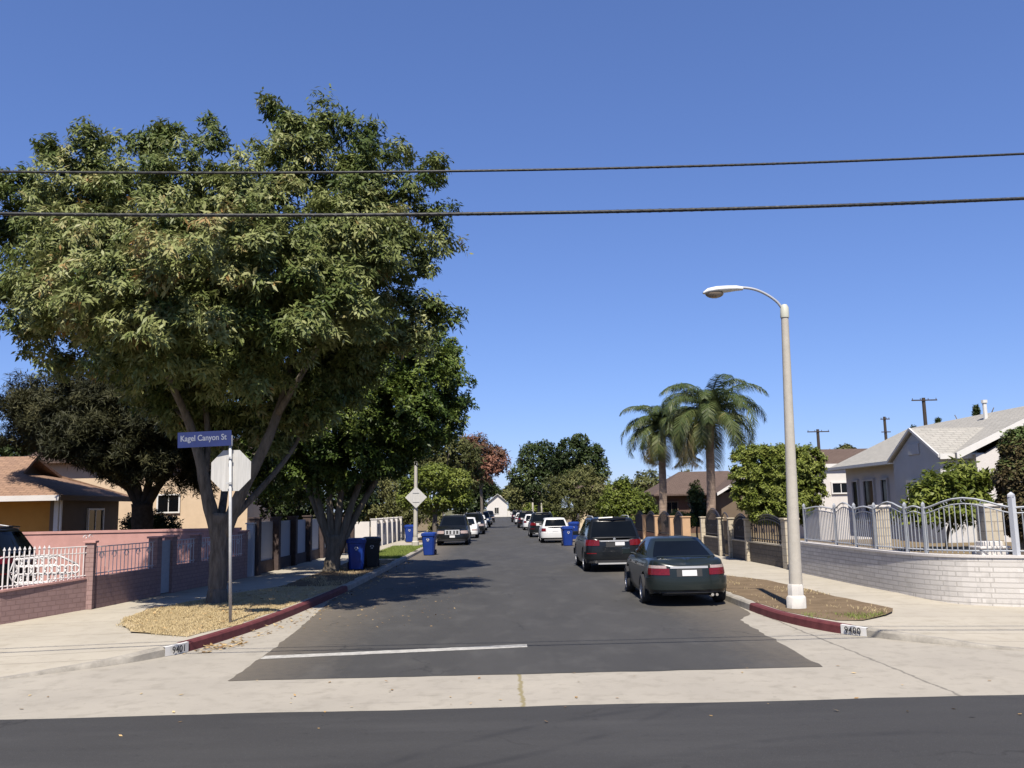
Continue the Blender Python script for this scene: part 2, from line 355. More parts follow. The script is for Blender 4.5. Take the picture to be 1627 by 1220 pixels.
M_ORANGE = mat('orange stucco', (0.66, 0.33, 0.075), 0.9, 0.08, 2, 0.25)
M_BROWN_SHADE = mat('brown stucco', (0.17, 0.125, 0.085), 0.9, 0.1, 2, 0.25)  # brown parts, and painted shade on the orange house's side wall
M_PEACH = mat('peach stucco', (0.68, 0.52, 0.36), 0.9, 0.07, 2, 0.25)
M_WSTUC = mat('white stucco', (0.72, 0.68, 0.64), 0.9, 0.05, 2, 0.25)
M_GSTUC = mat('grey white stucco', (0.66, 0.64, 0.62), 0.9, 0.06, 2, 0.25)
M_GLASS = mat('window glass', (0.003, 0.004, 0.005), 0.06, 0.2, 1, spec=0.2)
M_DARK = mat('dark opening', (0.018, 0.017, 0.016), 0.8, 0.2)
M_TYRE = mat('tyre rubber', (0.018, 0.018, 0.019), 0.85, 0.15, 20)
M_RIM = mat('alloy rim', (0.42, 0.42, 0.43), 0.35, 0.08, 5, metal=0.8)
M_CHROME = mat('chrome', (0.72, 0.73, 0.74), 0.12, 0.03, 3, metal=1.0)
M_TRIM = mat('brushed trim', (0.5, 0.5, 0.5), 0.4, 0.05, 9, metal=0.3)
M_TAIL = mat('red tail lamp', (0.16, 0.006, 0.008), 0.25, 0.3, 25, spec=0.4, coat=0.2)
M_TAILW = mat('clear lamp lens', (0.44, 0.34, 0.30), 0.18, 0.15, 20, spec=0.6, coat=0.6)
M_PLASTIC = mat('black plastic', (0.022, 0.022, 0.023), 0.65, 0.15, 9)
M_PLATE = mat('number plate', (0.74, 0.74, 0.74), 0.5, 0.05, 15)
M_BIN = mat('blue bin plastic', (0.010, 0.045, 0.27), 0.42, 0.12, 3)
M_BIND = mat('dark bin plastic', (0.012, 0.013, 0.015), 0.5, 0.15, 3)
M_WOODP = mat('weathered utility pole', (0.06, 0.045, 0.035), 0.9, 0.25, 6, stretch=(4, 4, 0.5))
M_CABLE = mat('black cable', (0.018, 0.018, 0.018), 0.55, 0.5, 25)
def car_paint(name, col, rough=0.28): return mat('car paint ' + name, col, rough, 0.05, 2, spec=0.3, coat=0.25)
M_PGREEN = car_paint('dark green', (0.010, 0.014, 0.013)); M_PBLACK = car_paint('black', (0.006, 0.007, 0.008)); M_PWHITE = car_paint('white', (0.72, 0.72, 0.71))
M_PRED = car_paint('red', (0.20, 0.012, 0.014)); M_PGREY = car_paint('grey', (0.035, 0.035, 0.038)); M_PSILV = car_paint('silver', (0.4, 0.4, 0.4)); M_PBLUE = car_paint('navy', (0.012, 0.02, 0.05)); M_PTAN = car_paint('beige', (0.34, 0.3, 0.24))
M_PRIMER = car_paint('primer', (0.02, 0.02, 0.02))

# ================================================================== THE SETTING
random.seed(4); rng = np.random.default_rng(11)
KL = [(-4.0, 210, .15), (-4.0, 60, .15), (-4.0, 44, .15), (-4.05, 34, .15), (-4.12, 25.5, .15), (-4.27, 21, .15), (-4.42, 18.3, .15), (-4.6, 16.5, .15), (-4.93, 14.55, .15), (-5.25, 13.85, .13), (-5.65, 13.3, .09), (-6.2, 12.8, .05), (-6.9, 12.25, .016), (-8.6, 11.7, .012), (-14, 11.5, .012), (-60, 11.5, .012)]
KR = [(5.0, 210, .15), (5.0, 60, .15), (5.0, 34, .15), (5.0, 26, .15), (5.0, 20.4, .15), (5.03, 17.4, .15), (5.16, 16.1, .15), (5.45, 15.0, .15), (5.84, 14.35, .13), (6.5, 13.5, .085), (7.35, 12.75, .025), (9.2, 12.05, .012), (14, 11.7, .012), (60, 11.7, .012)]
OL = [(-60, 210), (-60, 60), (-60, 44), (-60, 34), (-60, 25.5), (-60, 23)] 


def kerb_curves(K, side):
    p = smooth_path(K, 6); base = []; back = []
    for i, q in enumerate(p):
        d = p[min(i + 1, len(p) - 1)] - p[max(i - 1, 0)]; d.z = 0; d.normalize()
        n = Vector((d.y, -d.x, 0)) * (1 if side < 0 else -1)      # away from the road
        if side < 0: n = n if n.x < 0 or abs(d.y) < 0.05 and n.y > 0 else -n
        else: n = n if n.x > 0 or abs(d.y) < 0.05 and n.y > 0 else -n
        base.append(q.copy()); back.append(q + n * 0.16)
    return base, back
def kerb(name, K, side, red):
    base, back = kerb_curves(K, side)
    def part(nm, i0, i1, m, parent=None):
        b = MB(); rows = []
        for q, k in zip(base[i0:i1 + 1], back[i0:i1 + 1]):
            n = (k - q); n.z = 0; n.normalize(); h = q.z; r = min(0.03, h * .5)
            a = Vector((q.x, q.y, -.02)); rows.append([a, Vector((q.x, q.y, h - r)) + n * .012, Vector((q.x, q.y, h)) + n * (.012 + r), Vector((k.x, k.y, h)), Vector((k.x, k.y, -.02))])
        b.grid(rows); return b.build(nm, m, parent, smooth=True)
    i0, i1 = red
    lo = lambda Y: min(range(len(base)), key=lambda i: abs(base[i].y - Y))
    a, z = lo(i0), lo(i1)
    root = part(name, 0, a, M_KERB); tag(root, kind='structure')
    part('red_kerb', a, z, M_RED, root); part('ramp_kerb', z, len(base) - 1, M_KERB, root)
    return base, back


# land, then sheets a few millimetres apart
b = MB(); b.add([(-1500, -300, -.04), (1500, -300, -.04), (1500, 2600, -.04), (-1500, 2600, -.04)], [(0, 1, 2, 3)]); structure(b, 'ground', M_LAND)
b = MB(); b.add([(-60, 9.9, 0), (60, 9.9, 0), (60, 24, 0), (-60, 24, 0)], [(0, 1, 2, 3)]); structure(b, 'concrete_gutter', M_GUT)
edge = [(-60, 9.98)] + [(x, 9.98 + 0.02 * math.sin(x * 1.7) + random.uniform(-.012, .012)) for x in np.arange(-12, 12, .35)] + [(60, 9.98)]
b = MB(); b.strip([(x, -9, .004) for x, y in edge], [(x, y, .004) for x, y in edge]); structure(b, 'cross_street', M_ASPHX)
le = [(-3.54, 11.9), (-3.58, 12.8), (-3.6, 13.7), (-3.74, 16.5), (-3.92, 19), (-4.15, 22), (-4.15, 60), (-4.15, 210)]
re_ = [(4.2, 11.9), (4.27, 13.5), (4.36, 15.2), (4.43, 16.8), (4.93, 17.7), (5.1, 20), (5.1, 60), (5.1, 210)]
def dense(pts):
    yy = np.r_[np.arange(11.9, 24, .22), 60, 210]; a = np.array(pts); return [Vector((float(np.interp(y, a[:, 1], a[:, 0])) + (random.gauss(0, .014) if y < 24 else 0), float(y), 0)) for y in yy]
lp, rp_ = dense(le), dense(re_)
b = MB(); b.strip([(p.x + random.uniform(-.012, .012), p.y, .004) for p in lp], [(p.x + random.uniform(-.012, .012), p.y, .004) for p in rp_]); b.strip([(x, 11.895 + random.gauss(0, .012), .004) for x in np.linspace(-3.54, 4.2, 30)], [(x, 11.9 + .002, .004) for x in np.linspace(-3.54, 4.2, 30)]); structure(b, 'road', M_ASPH)
# worn limit line
b = MB(); q = [(-3.58 + 3.98 * k / 40, 13.52 + .55 * k / 40) for k in range(41)]
b.strip([(x, y + random.uniform(0, .02), .008) for x, y in q], [(x, y + .31 + random.uniform(-.025, 0), .008) for x, y in q]); structure(b, 'road_line', M_LINE)

baseL, backL = kerb('kerb', KL, -1, (24.5, 14.3))
baseR, backR = kerb('kerb', KR, 1, (18.2, 14.62))
# pavements: from the back of each kerb to the property line and beyond
FL = [Vector((-12.6, 14.2, 0)), P(0, 997, .02), Vector((-8.87, 19.8, .15)), Vector((-8.62, 22.6, .15)), Vector((-7.96, 28.4, .15)), Vector((-7.7, 46, .15)), Vector((-7.0, 50, .15)), Vector((-6.6, 62.5, .15)), Vector((-6.9, 90, .15)), Vector((-7, 210, .15))]
FR = [Vector((13.5, 13.6, .02)), Vector((10.9, 15.0, .04)), Vector((9.62, 16.6, .08)), Vector((9.15, 17.9, .13)), Vector((8.78, 20.5, .15)), Vector((8.75, 26.5, .15)), Vector((8.6, 34, .15)), Vector((8.5, 52, .15)), Vector((8.5, 210, .15))]
def outer_at(Fp, q, i, n, far):
    return None
def pavement(name, base, back, Fp, sgn, m):
    L = []; tot = [0]
    A = [Vector((k.x, k.y, q.z)) for q, k in zip(base, back)]
    Bp = []
    for q in A:
        if q.y > 24: 
            pr = sorted(Fp, key=lambda f: f.y); 
            for u, v in zip(pr, pr[1:]):
                if u.y <= q.y <= v.y:
                    t = (q.y - u.y) / (v.y - u.y); w = u.lerp(v, t); break
            else: w = pr[-1]
            Bp.append(Vector((w.x + sgn * 1.0, q.y, .15)))
        else: Bp.append(None)
    idx = [i for i, w in enumerate(Bp) if w is None]
    s = Bp[idx[0] - 1]; near = [s, Vector((sgn * 9.9, 19.9, .15)), Vector((sgn * (11.2 if sgn < 0 else 10.4), 18.4, .05 if sgn < 0 else .03)), Vector((sgn * 13.5, 15.6, .02)), Vector((sgn * 20, 14.8, .012)), Vector((sgn * 60, 14.8, .012))]
    # spread along
    seg = [0]
    for a, c in zip(near, near[1:]): seg.append(seg[-1] + (c - a).length)
    seg2 = [0]
    for a, c in zip([A[i] for i in idx], [A[i] for i in idx[1:]]): seg2.append(seg2[-1] + (c - a).length)
    for i, l in zip(idx, seg2):
        u = l / seg2[-1] * seg[-1]
        for k in range(len(near) - 1):
            if seg[k] <= u <= seg[k + 1] + 1e-6:
                Bp[i] = near[k].lerp(near[k + 1], (u - seg[k]) / (seg[k + 1] - seg[k])); break
    b = MB(); rows = []
    for a, w in zip(A, Bp): rows.append([a.lerp(w, t / 8) for t in range(9)])
    b.grid(rows); return structure(b, name, m)
pavement('pavement', baseL, backL, FL, -1, M_WALK)
pavement('pavement', baseR, backR, FR, 1, M_WALK)


def patch(name, pts, z, m, rough=.05):
    b = MB(); q = []
    p = [Vector((x, y, 0)) for x, y in pts]
    for a, c in zip(p, p[1:] + p[:1]):
        n = max(1, int((c - a).length / .35)); nn = Vector((-(c - a).y, (c - a).x, 0)).normalized() if (c - a).length > 0 else Vector()
        for k in range(n): q.append(a.lerp(c, k / n) + nn * random.uniform(-rough, rough))
    b.add([(v.x, v.y, z) for v in q], [tuple(range(len(q)))]); return structure(b, name, m)
GRASS_L = [(-7.05, 16.8), (-6.4, 15.9), (-5.75, 15.35), (-5.2, 15.05), (-4.82, 16.2), (-4.62, 18.3), (-4.47, 21), (-4.32, 24.4), (-6.05, 24.4), (-6.9, 22.6), (-7.1, 21.1), (-7.5, 19.5), (-7.4, 18)]
patch('dry_lawn', GRASS_L, .156, M_DRY, .08)
patch('parkway_dirt', [(-4.32, 24.45), (-4.24, 36.6), (-5.95, 36.6), (-6.0, 24.45)], .156, M_DIRT)
patch('green_lawn', [(-4.22, 37.4), (-4.2, 50), (-5.9, 50), (-5.95, 37.4)], .156, M_LAWN)
patch('parkway_dirt', [(-4.2, 55), (-4.2, 205), (-5.8, 205), (-5.8, 55)], .156, M_YARD)
DIRT_R = [(7.3, 16.7), (6.8, 15.9), (6.1, 15.2), (5.62, 15.2), (5.33, 16.2), (5.2, 17.5), (5.18, 25.4), (6.3, 25.2), (7.0, 23), (7.12, 19)]
patch('parkway_dirt', DIRT_R, .156, M_DIRT)
patch('parkway_dirt', [(5.18, 31), (6.5, 31), (6.5, 46), (5.18, 46)], .156, M_DIRT)
patch('parkway_dirt', [(5.18, 50), (6.6, 50), (6.6, 205), (5.18, 205)], .156, M_YARD)
# yards behind the property lines
b = MB(); b.add([(-60, 16.5, .17), (-11.6, 16.5, .17), (-9.95, 18.6, .17), (-8.95, 20.0, .17), (-8.1, 28.4, .17), (-7.8, 46, .17), (-7.1, 50, .17), (-6.7, 62, .17), (-7, 90, .17), (-7.1, 210, .17), (-60, 210, .17)], [tuple(range(11))]); structure(b, 'yard_ground', M_YARD)
b = MB(); b.add([(8.8, 26.6, .17), (8.7, 34, .17), (8.6, 52, .17), (8.6, 210, .17), (90, 210, .17), (90, 26.6, .17)], [tuple(range(6))]); structure(b, 'yard_ground', M_YARD)
b = MB(); q = [(16, 15.8), (11.3, 17.25), (10.0, 17.85), (9.4, 18.3), (9.06, 19.2), (8.95, 20.5), (8.92, 26.45), (90, 26.45), (90, 15.8)]
b.prism([(x, y, -.02) for x, y in q], (0, 0, .87)); structure(b, 'raised_yard_ground', M_YARD)
# far hills closing the street
M_HILL = mat('haze tinted far hills', (0.30, 0.36, 0.44), 1.0, 0.1, .01, spec=0.0, coords='World')  # distance haze is put into this blue grey
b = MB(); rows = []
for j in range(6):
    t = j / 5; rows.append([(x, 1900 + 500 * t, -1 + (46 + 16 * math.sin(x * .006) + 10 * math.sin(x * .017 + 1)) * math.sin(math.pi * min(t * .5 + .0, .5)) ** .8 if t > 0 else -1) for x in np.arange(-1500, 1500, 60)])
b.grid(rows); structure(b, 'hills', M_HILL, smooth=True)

# kerb house numbers -------------------------------------------------
def kerb_number(txt, i_side, base, at, wid, label):
    i = min(range(1, len(base) - 1), key=lambda k: (base[k] - Vector((at[0], at[1], base[k].z))).length)
    c = base[i]; d = (base[i + 1] - base[i - 1]); d.z = 0; d.normalize()
    if d.x < 0: d = -d
    n = Vector((d.y, -d.x, 0))                    # towards the road
    r = thing('house_number', (c.x, c.y, 0), label, 'house number')
    h = c.z + .012; b = MB(); cols = []
    for k in range(7):
        u = (k / 6 - .5) * wid; q = min(range(len(base)), key=lambda j: abs((base[j] - c).dot(d) - u)); j2 = min(q + 1, len(base) - 1); j1 = max(q - 1, 0)
        pts = sorted([base[j1], base[q], base[j2]], key=lambda v: v.dot(d)); off = np.interp(u, [(v - c).dot(d) for v in pts], [(v - c).dot(n) for v in pts])
        p = Vector((c.x, c.y, 0)) + d * u + n * (off + .006); hh = float(np.interp(u, [(v - c).dot(d) for v in pts], [v.z for v in pts]))
        cols.append([p + Vector((0, 0, .004)), p + Vector((0, 0, hh + .004)) - n * .0, p + Vector((0, 0, hh + .008)) - n * .05])
    b.grid(cols); b.build('plate', M_WHITE, r)
    up = Vector((0, 0, 1)); M = Matrix((d, up, n)).transposed().to_4x4(); M.translation = n * .03 + Vector((0, 0, c.z * .5 + .004))
    text_mesh('digits', txt, .15, M_BLACK, r, M, .003, .92, 1.1)
    return r
kerb_number('9401', -1, baseL, (-5.0, 14.25), .50, 'white painted 9401 house number block on the kerb beside dry grass')
kerb_number('9400', 1, baseR, (5.72, 14.6), .47, 'white painted 9400 house number block on the kerb below the lamp post')

# ================================================================== FOLIAGE
def leaf_mesh(name, pos, axis, per, ln, wd, droop, spread, m, parent, tones, seed, fold=.0, jit=.35):
    g = np.random.default_rng(seed); n = len(pos); N = n * per
    p = np.repeat(pos, per, 0) + g.normal(0, ln * .28, (N, 3)); a = np.repeat(axis, per, 0)
    rnd = g.normal(size=(N, 3)); rnd -= a * (rnd * a).sum(1, keepdims=True); rnd /= np.linalg.norm(rnd, axis=1, keepdims=True) + 1e-9
    d = a * g.uniform(.1, .7, (N, 1)) + rnd * spread; d[:, 2] -= droop * g.uniform(.4, 1.3, N); d /= np.linalg.norm(d, axis=1, keepdims=True)
    nn = a + g.normal(0, jit, (N, 3)) + np.array([0, 0, .35]); s = np.cross(d, nn); s /= np.linalg.norm(s, axis=1, keepdims=True) + 1e-9
    L = (ln * g.uniform(.65, 1.3, N))[:, None]; Wd = (wd * g.uniform(.7, 1.25, N))[:, None]
    up = np.cross(s, d)
    V = np.empty((N, 4, 3)); V[:, 0] = p; V[:, 1] = p + d * L * .45 + s * Wd * .5 + up * L * fold; V[:, 2] = p + d * L + up * L * -.08; V[:, 3] = p + d * L * .45 - s * Wd * .5 + up * L * fold
    off = np.array(root_loc(parent)) if parent is not None else np.zeros(3)
    return raw_quads(name, V.reshape(-1, 3) - off, m, parent, np.repeat(np.clip(np.repeat(tones, per) + g.normal(0, .07, N), 0, 1), 4))


def raw_quads(name, V, m, parent, tone=None):
    me = bpy.data.meshes.new(name); nv = len(V); nf = nv // 4
    me.vertices.add(nv); me.vertices.foreach_set('co', V.astype(np.float32).ravel())
    me.loops.add(nv); me.loops.foreach_set('vertex_index', np.arange(nv, dtype=np.int32))
    me.polygons.add(nf); me.polygons.foreach_set('loop_start', np.arange(0, nv, 4, dtype=np.int32)); me.polygons.foreach_set('loop_total', np.full(nf, 4, np.int32))
    if tone is not None:
        at = me.attributes.new('tone', 'FLOAT', 'POINT'); at.data.foreach_set('value', tone.astype(np.float32))
    me.update(calc_edges=True); me.materials.append(m)
    o = bpy.data.objects.new(name, me); C.objects.link(o)
    if parent is not None: o.parent = parent
    return o


def scatter(lobes, n, seed, shell=.55, reject=.62, ragged=.12, up=.45):
    g = np.random.default_rng(seed); L = np.array(lobes, float); c, r = L[:, :3], L[:, 3:6]
    w = (r[:, 0] * r[:, 1] * r[:, 2]) ** (2 / 3); k = g.choice(len(L), n, p=w / w.sum())
    d = g.normal(size=(n, 3)); d /= np.linalg.norm(d, axis=1, keepdims=True)
    # bumpy radius so that the outline breaks up
    bump = 1 + ragged * (np.sin(d[:, 0] * 7 + k * 1.7) + np.sin(d[:, 1] * 8 + k * 2.3) + np.sin(d[:, 2] * 9 + k * .9)) * .7
    rad = (1 - (1 - shell) * g.random(n) ** 1.6) * bump
    p = c[k] + d * rad[:, None] * r[k]
    keep = np.ones(n, bool)
    for j in range(len(L)):
        q = np.linalg.norm((p - c[j]) / r[j], axis=1); keep &= (q > reject) | (k == j)
    ax = d * .75 + g.normal(0, .3, (n, 3)); ax[:, 2] += up; ax /= np.linalg.norm(ax, axis=1, keepdims=True)
    return p[keep], ax[keep], k[keep], d[keep]


def sprays(p, a, k, d, m, r, per, seed, flat=.7):
    """gather foliage into m separate sprays of radius r"""
    g = np.random.default_rng(seed); i = g.choice(len(p), m, replace=len(p) < m); j = np.repeat(i, per); n = len(j)
    s = np.repeat(r * g.uniform(.55, 1.35, m), per)[:, None]; o = g.normal(size=(n, 3)); o /= np.linalg.norm(o, axis=1, keepdims=True); o *= (g.random(n) ** .5)[:, None]; o[:, 2] *= flat
    ax = a[j] * .6 + o * .8 + g.normal(0, .2, (n, 3)) + np.array([0, 0, .25]); ax /= np.linalg.norm(ax, axis=1, keepdims=True)
    q = p[j] + o * s; q[:, 2] -= .25 * s[:, 0] * (o[:, 0] ** 2 + o[:, 1] ** 2)
    return q, ax, k[j], d[j], np.repeat(g.normal(0, .13, m), per)


def lobes_px(ls, Y, flat=.85):                 # (px, py, radius_px, depth offset[, squash])
    out = []
    for l in ls:
        y = Y + l[3]; c = D(l[0], l[1], y); r = l[2] * y / F; sq = l[4] if len(l) > 4 else flat
        out.append((c.x, c.y, c.z, r, r, r * sq))
    return out


def limb(mb, pxs, Y, r0, r1, n=8, w=.0):
    pts = [D(x, y, Y + (l[0] if l else 0)) for x, y, *l in pxs]; pts = smooth_path(pts, 4); k = len(pts)
    rs = [(r0 + (r1 - r0) * i / (k - 1)) * (1 + w * math.sin(i * 2.1 + r0 * 9)) for i in range(k)]
    mb.tube(pts, rs, n)


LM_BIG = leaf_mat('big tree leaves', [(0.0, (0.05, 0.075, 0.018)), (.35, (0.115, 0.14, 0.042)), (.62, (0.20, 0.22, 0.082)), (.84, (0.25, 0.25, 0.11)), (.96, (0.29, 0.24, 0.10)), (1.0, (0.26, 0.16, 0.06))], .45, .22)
LM_FIC = leaf_mat('ficus leaves', [(0.0, (0.026, 0.046, 0.009)), (.5, (0.068, 0.10, 0.02)), (1.0, (0.15, 0.185, 0.042))], .42, .2)
LM_PINE = leaf_mat('pine needles', [(0.0, (0.014, 0.016, 0.007)), (.5, (0.034, 0.035, 0.014)), (1.0, (0.075, 0.07, 0.03))], .6, .08)
LM_LIME = leaf_mat('bright leaves', [(0.0, (0.05, 0.07, 0.010)), (.5, (0.12, 0.15, 0.026)), (1.0, (0.22, 0.245, 0.06))], .45, .3)
LM_OLIVE = leaf_mat('olive leaves', [(0.0, (0.05, 0.056, 0.018)), (.5, (0.105, 0.11, 0.037)), (1.0, (0.19, 0.18, 0.075))], .55, .2)
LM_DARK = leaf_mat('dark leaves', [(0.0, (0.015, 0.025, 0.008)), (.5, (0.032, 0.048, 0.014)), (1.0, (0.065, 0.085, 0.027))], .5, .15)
LM_RED = leaf_mat('reddish leaves', [(0.0, (0.07, 0.055, 0.028)), (.4, (0.135, 0.068, 0.045)), (1.0, (0.235, 0.11, 0.075))], .6, .2)
LM_PALM = leaf_mat('palm leaflets', [(0.0, (0.03, 0.048, 0.016)), (.5, (0.065, 0.085, 0.03)), (.85, (0.14, 0.145, 0.055)), (1.0, (0.26, 0.21, 0.10))], .4, .15)
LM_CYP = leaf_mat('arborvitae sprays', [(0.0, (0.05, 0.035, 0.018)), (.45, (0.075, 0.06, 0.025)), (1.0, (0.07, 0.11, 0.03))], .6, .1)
LM_GRASS = leaf_mat('dry grass blades', [(0.0, (0.30, 0.23, 0.12)), (.6, (0.46, 0.37, 0.21)), (1.0, (0.58, 0.50, 0.33))], .7, .2)
LM_LAWN = leaf_mat('green grass blades', [(0.0, (0.09, 0.13, 0.025)), (.6, (0.17, 0.21, 0.05)), (1.0, (0.3, 0.28, 0.1))], .7, .25)
LM_LIT = leaf_mat('fallen leaves', [(0.0, (0.16, 0.09, 0.04)), (.5, (0.36, 0.24, 0.11)), (1.0, (0.5, 0.38, 0.2))], .8, .1)


def tree(name, label, base, lobes, n, per, ln, wd, droop, spread, lm, seed, trunk=None, bark=None, tone=None, group=None, cat='tree', sub=None, **kw):
    r = thing(name, base, label, cat, group)
    if trunk is not None:
        t = MB(); trunk(t); t.build('trunk', bark or M_BARK, r, smooth='all', fix=False)
    p, a, k, d = scatter(lobes, n, seed, **kw); tv = 0
    if sub: p, a, k, d, tv = sprays(p, a, k, d, sub[0], sub[1], sub[2], seed + 3)
    g = np.random.default_rng(seed + 5)
    ct = g.normal(.42, .17, len(lobes))[k] + g.normal(0, .13, len(p)) if tone is None else tone(p, k, d, g)
    ct = ct + tv
    leaf_mesh('crown', p, a, per, ln, wd, droop, spread, lm, r, ct, seed + 9)
    return r
def stick(base, top, r0, r1, forks=4, sp=.5, seed=0):
    def fn(t):
        g = random.Random(seed); b0 = Vector(base); tp = Vector(top); mid = b0.lerp(tp, .55)
        t.tube(smooth_path([b0 - Vector((0, 0, .1)), b0.lerp(mid, .5) + Vector((g.uniform(-.1, .1), 0, 0)), mid], 4), [r0 * 1.25] + [r0] * 7 + [r0 * .8], 8)
        H = (tp - mid).length
        for i in range(forks):
            a = 2 * math.pi * (i + g.random() * .6) / forks; e = tp + Vector((math.cos(a), math.sin(a), 0)) * H * sp * g.uniform(.8, 1.5) + Vector((0, 0, g.uniform(-.2, .25) * H))
            t.tube(smooth_path([mid - Vector((0, 0, r0)), mid.lerp(e, .45) + Vector((0, 0, .12 * H)), e], 4), [r0 * .75 + (r1 - r0 * .75) * q / 8 for q in range(9)], 6)
    return fn

# ---- the big street tree at the corner
YB = 20.5; BB = Vector((-6.42, YB, .15))
big = [(60, 420, 95, -.4), (30, 330, 85, .3), (120, 300, 95, 0), (125, 240, 52, .2), (215, 275, 68, -.5), (250, 228, 40, .1), (330, 225, 42, -.2), (310, 300, 100, -1.2), (170, 400, 120, -1.4), (300, 420, 120, -2.0), (90, 480, 80, -1), (60, 520, 50, -.3),
       (430, 330, 110, -1.0), (470, 250, 75, -.4), (460, 200, 42, 0), (515, 205, 52, .2), (570, 220, 45, .2), (575, 280, 80, -.5), (640, 300, 62, .1), (690, 270, 28, .4), (690, 330, 45, .4), (560, 370, 110, -1.4), (655, 400, 72, -.2), (700, 375, 40, .3), (450, 450, 120, -1.8), (560, 470, 105, -.8), (655, 480, 50, .2),
       (220, 510, 95, -1.2), (340, 520, 100, -1.0), (440, 560, 80, -.4), (150, 560, 60, -.2), (250, 590, 70, .5), (540, 560, 75, .3), (350, 620, 60, .8), (200, 350, 110, 1.8), (380, 360, 90, 2.2), (560, 350, 90, 2.0), (330, 470, 90, 2.2), (500, 520, 100, 2), (75, 235, 25, 0), (180, 212, 28, .1), (130, 207, 24, -.1), (225, 190, 24, 0), (268, 202, 22, 0), (332, 188, 24, 0), (440, 168, 24, 0), (502, 168, 26, 0), (562, 185, 26, 0), (636, 238, 26, 0), (690, 258, 24, 0), (0, 290, 32, 0), (385, 240, 26, 0),
       (240, 480, 110, -3.4), (360, 500, 110, -2.9), (450, 500, 100, -3.0), (130, 470, 90, -2.6), (330, 420, 120, -3.7), (420, 400, 110, -3.2), (550, 480, 80, -2.4), (300, 560, 80, -2.6), (400, 580, 65, -2.4), (200, 560, 65, -2.2), (330, 590, 50, -1.2), (300, 620, 55, .6), (370, 640, 58, .8), (430, 640, 60, .6), (520, 620, 68, .4), (250, 625, 50, .3), (350, 670, 62, 1.2), (430, 685, 60, 1.5), (280, 655, 55, .9), (600, 530, 70, .4), (650, 520, 55, .2), (560, 560, 70, .6), (480, 640, 60, 1.0), (695, 495, 40, .1), (40, 500, 40, -.6), (75, 575, 40, -.6), (30, 450, 45, -.2), (400, 480, 120, 1.2), (250, 480, 120, 1.4)]
def trunk_big(t):
    limb(t, [(343, 968), (345, 945), (347, 900), (350, 850), (352, 815)], YB, .20, .22, 12, .06)
    limb(t, [(343, 969), (344, 958), (346, 935)], YB, .30, .21, 12)
    for pts, r0, r1 in (([(346, 850), (330, 790), (318, 730), (300, 670), (268, 600, -.5), (225, 500, -1)], .22, .07), ([(326, 750), (330, 690, .3), (322, 610, .4), (305, 500, 0)], .12, .05),
                        ([(356, 850), (385, 780), (418, 715), (440, 660), (458, 600), (475, 520, .3), (500, 400, .2)], .21, .06), ([(440, 660), (500, 560, -.8), (560, 460, -.8)], .11, .04),
                        ([(362, 830), (420, 770, .6), (470, 705, 1.2), (520, 600, 1.5)], .12, .04), ([(350, 830), (360, 740, 1), (350, 640, 1.4), (380, 480, 1.2)], .13, .05), ([(300, 670), (240, 610, 1), (150, 520, .8)], .09, .03)):
        limb(t, pts, YB, r0 * .78, r1 * .7, 9, .05)
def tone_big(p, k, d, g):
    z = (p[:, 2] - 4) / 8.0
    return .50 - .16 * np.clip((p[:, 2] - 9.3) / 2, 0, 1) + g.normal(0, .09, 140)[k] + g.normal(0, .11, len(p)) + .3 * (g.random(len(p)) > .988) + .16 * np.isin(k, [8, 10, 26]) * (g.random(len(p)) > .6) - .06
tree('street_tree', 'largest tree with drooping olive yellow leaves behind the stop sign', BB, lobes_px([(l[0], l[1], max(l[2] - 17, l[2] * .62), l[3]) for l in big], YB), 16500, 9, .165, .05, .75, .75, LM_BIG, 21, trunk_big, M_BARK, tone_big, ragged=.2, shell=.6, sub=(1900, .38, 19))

# ---- the dense round-headed street tree behind it
Y2 = 30.6
fic = [(650, 580, 80, -.6), (690, 620, 60, -.2), (600, 620, 80, -1.0), (690, 670, 52, 0), (640, 680, 55, -.8), (560, 660, 70, -.8), (520, 620, 80, -.3), (600, 560, 75, .3), (690, 560, 45, .6), (500, 690, 60, 0), (650, 640, 90, 1.6), (560, 600, 90, 1.6), (440, 650, 70, 1), (585, 700, 45, 1.4), (425, 720, 50, 1.6), (380, 690, 55, 2), (500, 730, 50, 1.8), (560, 740, 50, 2.0), (450, 760, 50, 2.4), (610, 720, 40, 1.5), (520, 700, 60, -1.2), (590, 690, 55, -1.5), (650, 660, 60, -1.6), (460, 680, 60, -.8), (540, 660, 70, -2.2), (620, 640, 60, -2.2), (520, 750, 40, -.9), (570, 735, 45, -1.4), (610, 725, 40, -1.2), (480, 745, 40, -.6), (640, 710, 35, -.8), (550, 720, 50, -2.0), (470, 620, 70, .5)]
def trunk_fic(t):
    limb(t, [(526, 912), (527, 900), (530, 880), (532, 850)], Y2, .30, .24, 12, .08)
    limb(t, [(520, 911, -.15), (526, 900, -.1), (529, 880)], Y2, .16, .12, 8)
    for pts in ([(527, 880), (512, 820), (498, 760), (490, 690)], [(530, 880), (524, 810), (522, 740), (520, 660)], [(533, 880), (540, 800), (548, 740), (560, 650)], [(536, 880), (556, 810), (578, 750), (610, 660)], [(538, 875), (570, 810, .3), (612, 740, .5), (655, 680, .4)], [(529, 880, .2), (500, 800, .5), (470, 740, .7), (430, 690, 1)]):
        limb(t, pts, Y2, .15, .05, 8, .06)
tree('street_tree', 'dense round headed dark green tree just behind the largest tree', Vector((-5.7, Y2, .15)), lobes_px(fic, Y2, .8), 17000, 7, .14, .07, .3, .8, LM_FIC, 33, trunk_fic, M_BARK2, ragged=.1, shell=.62, sub=(1700, .34, 15))

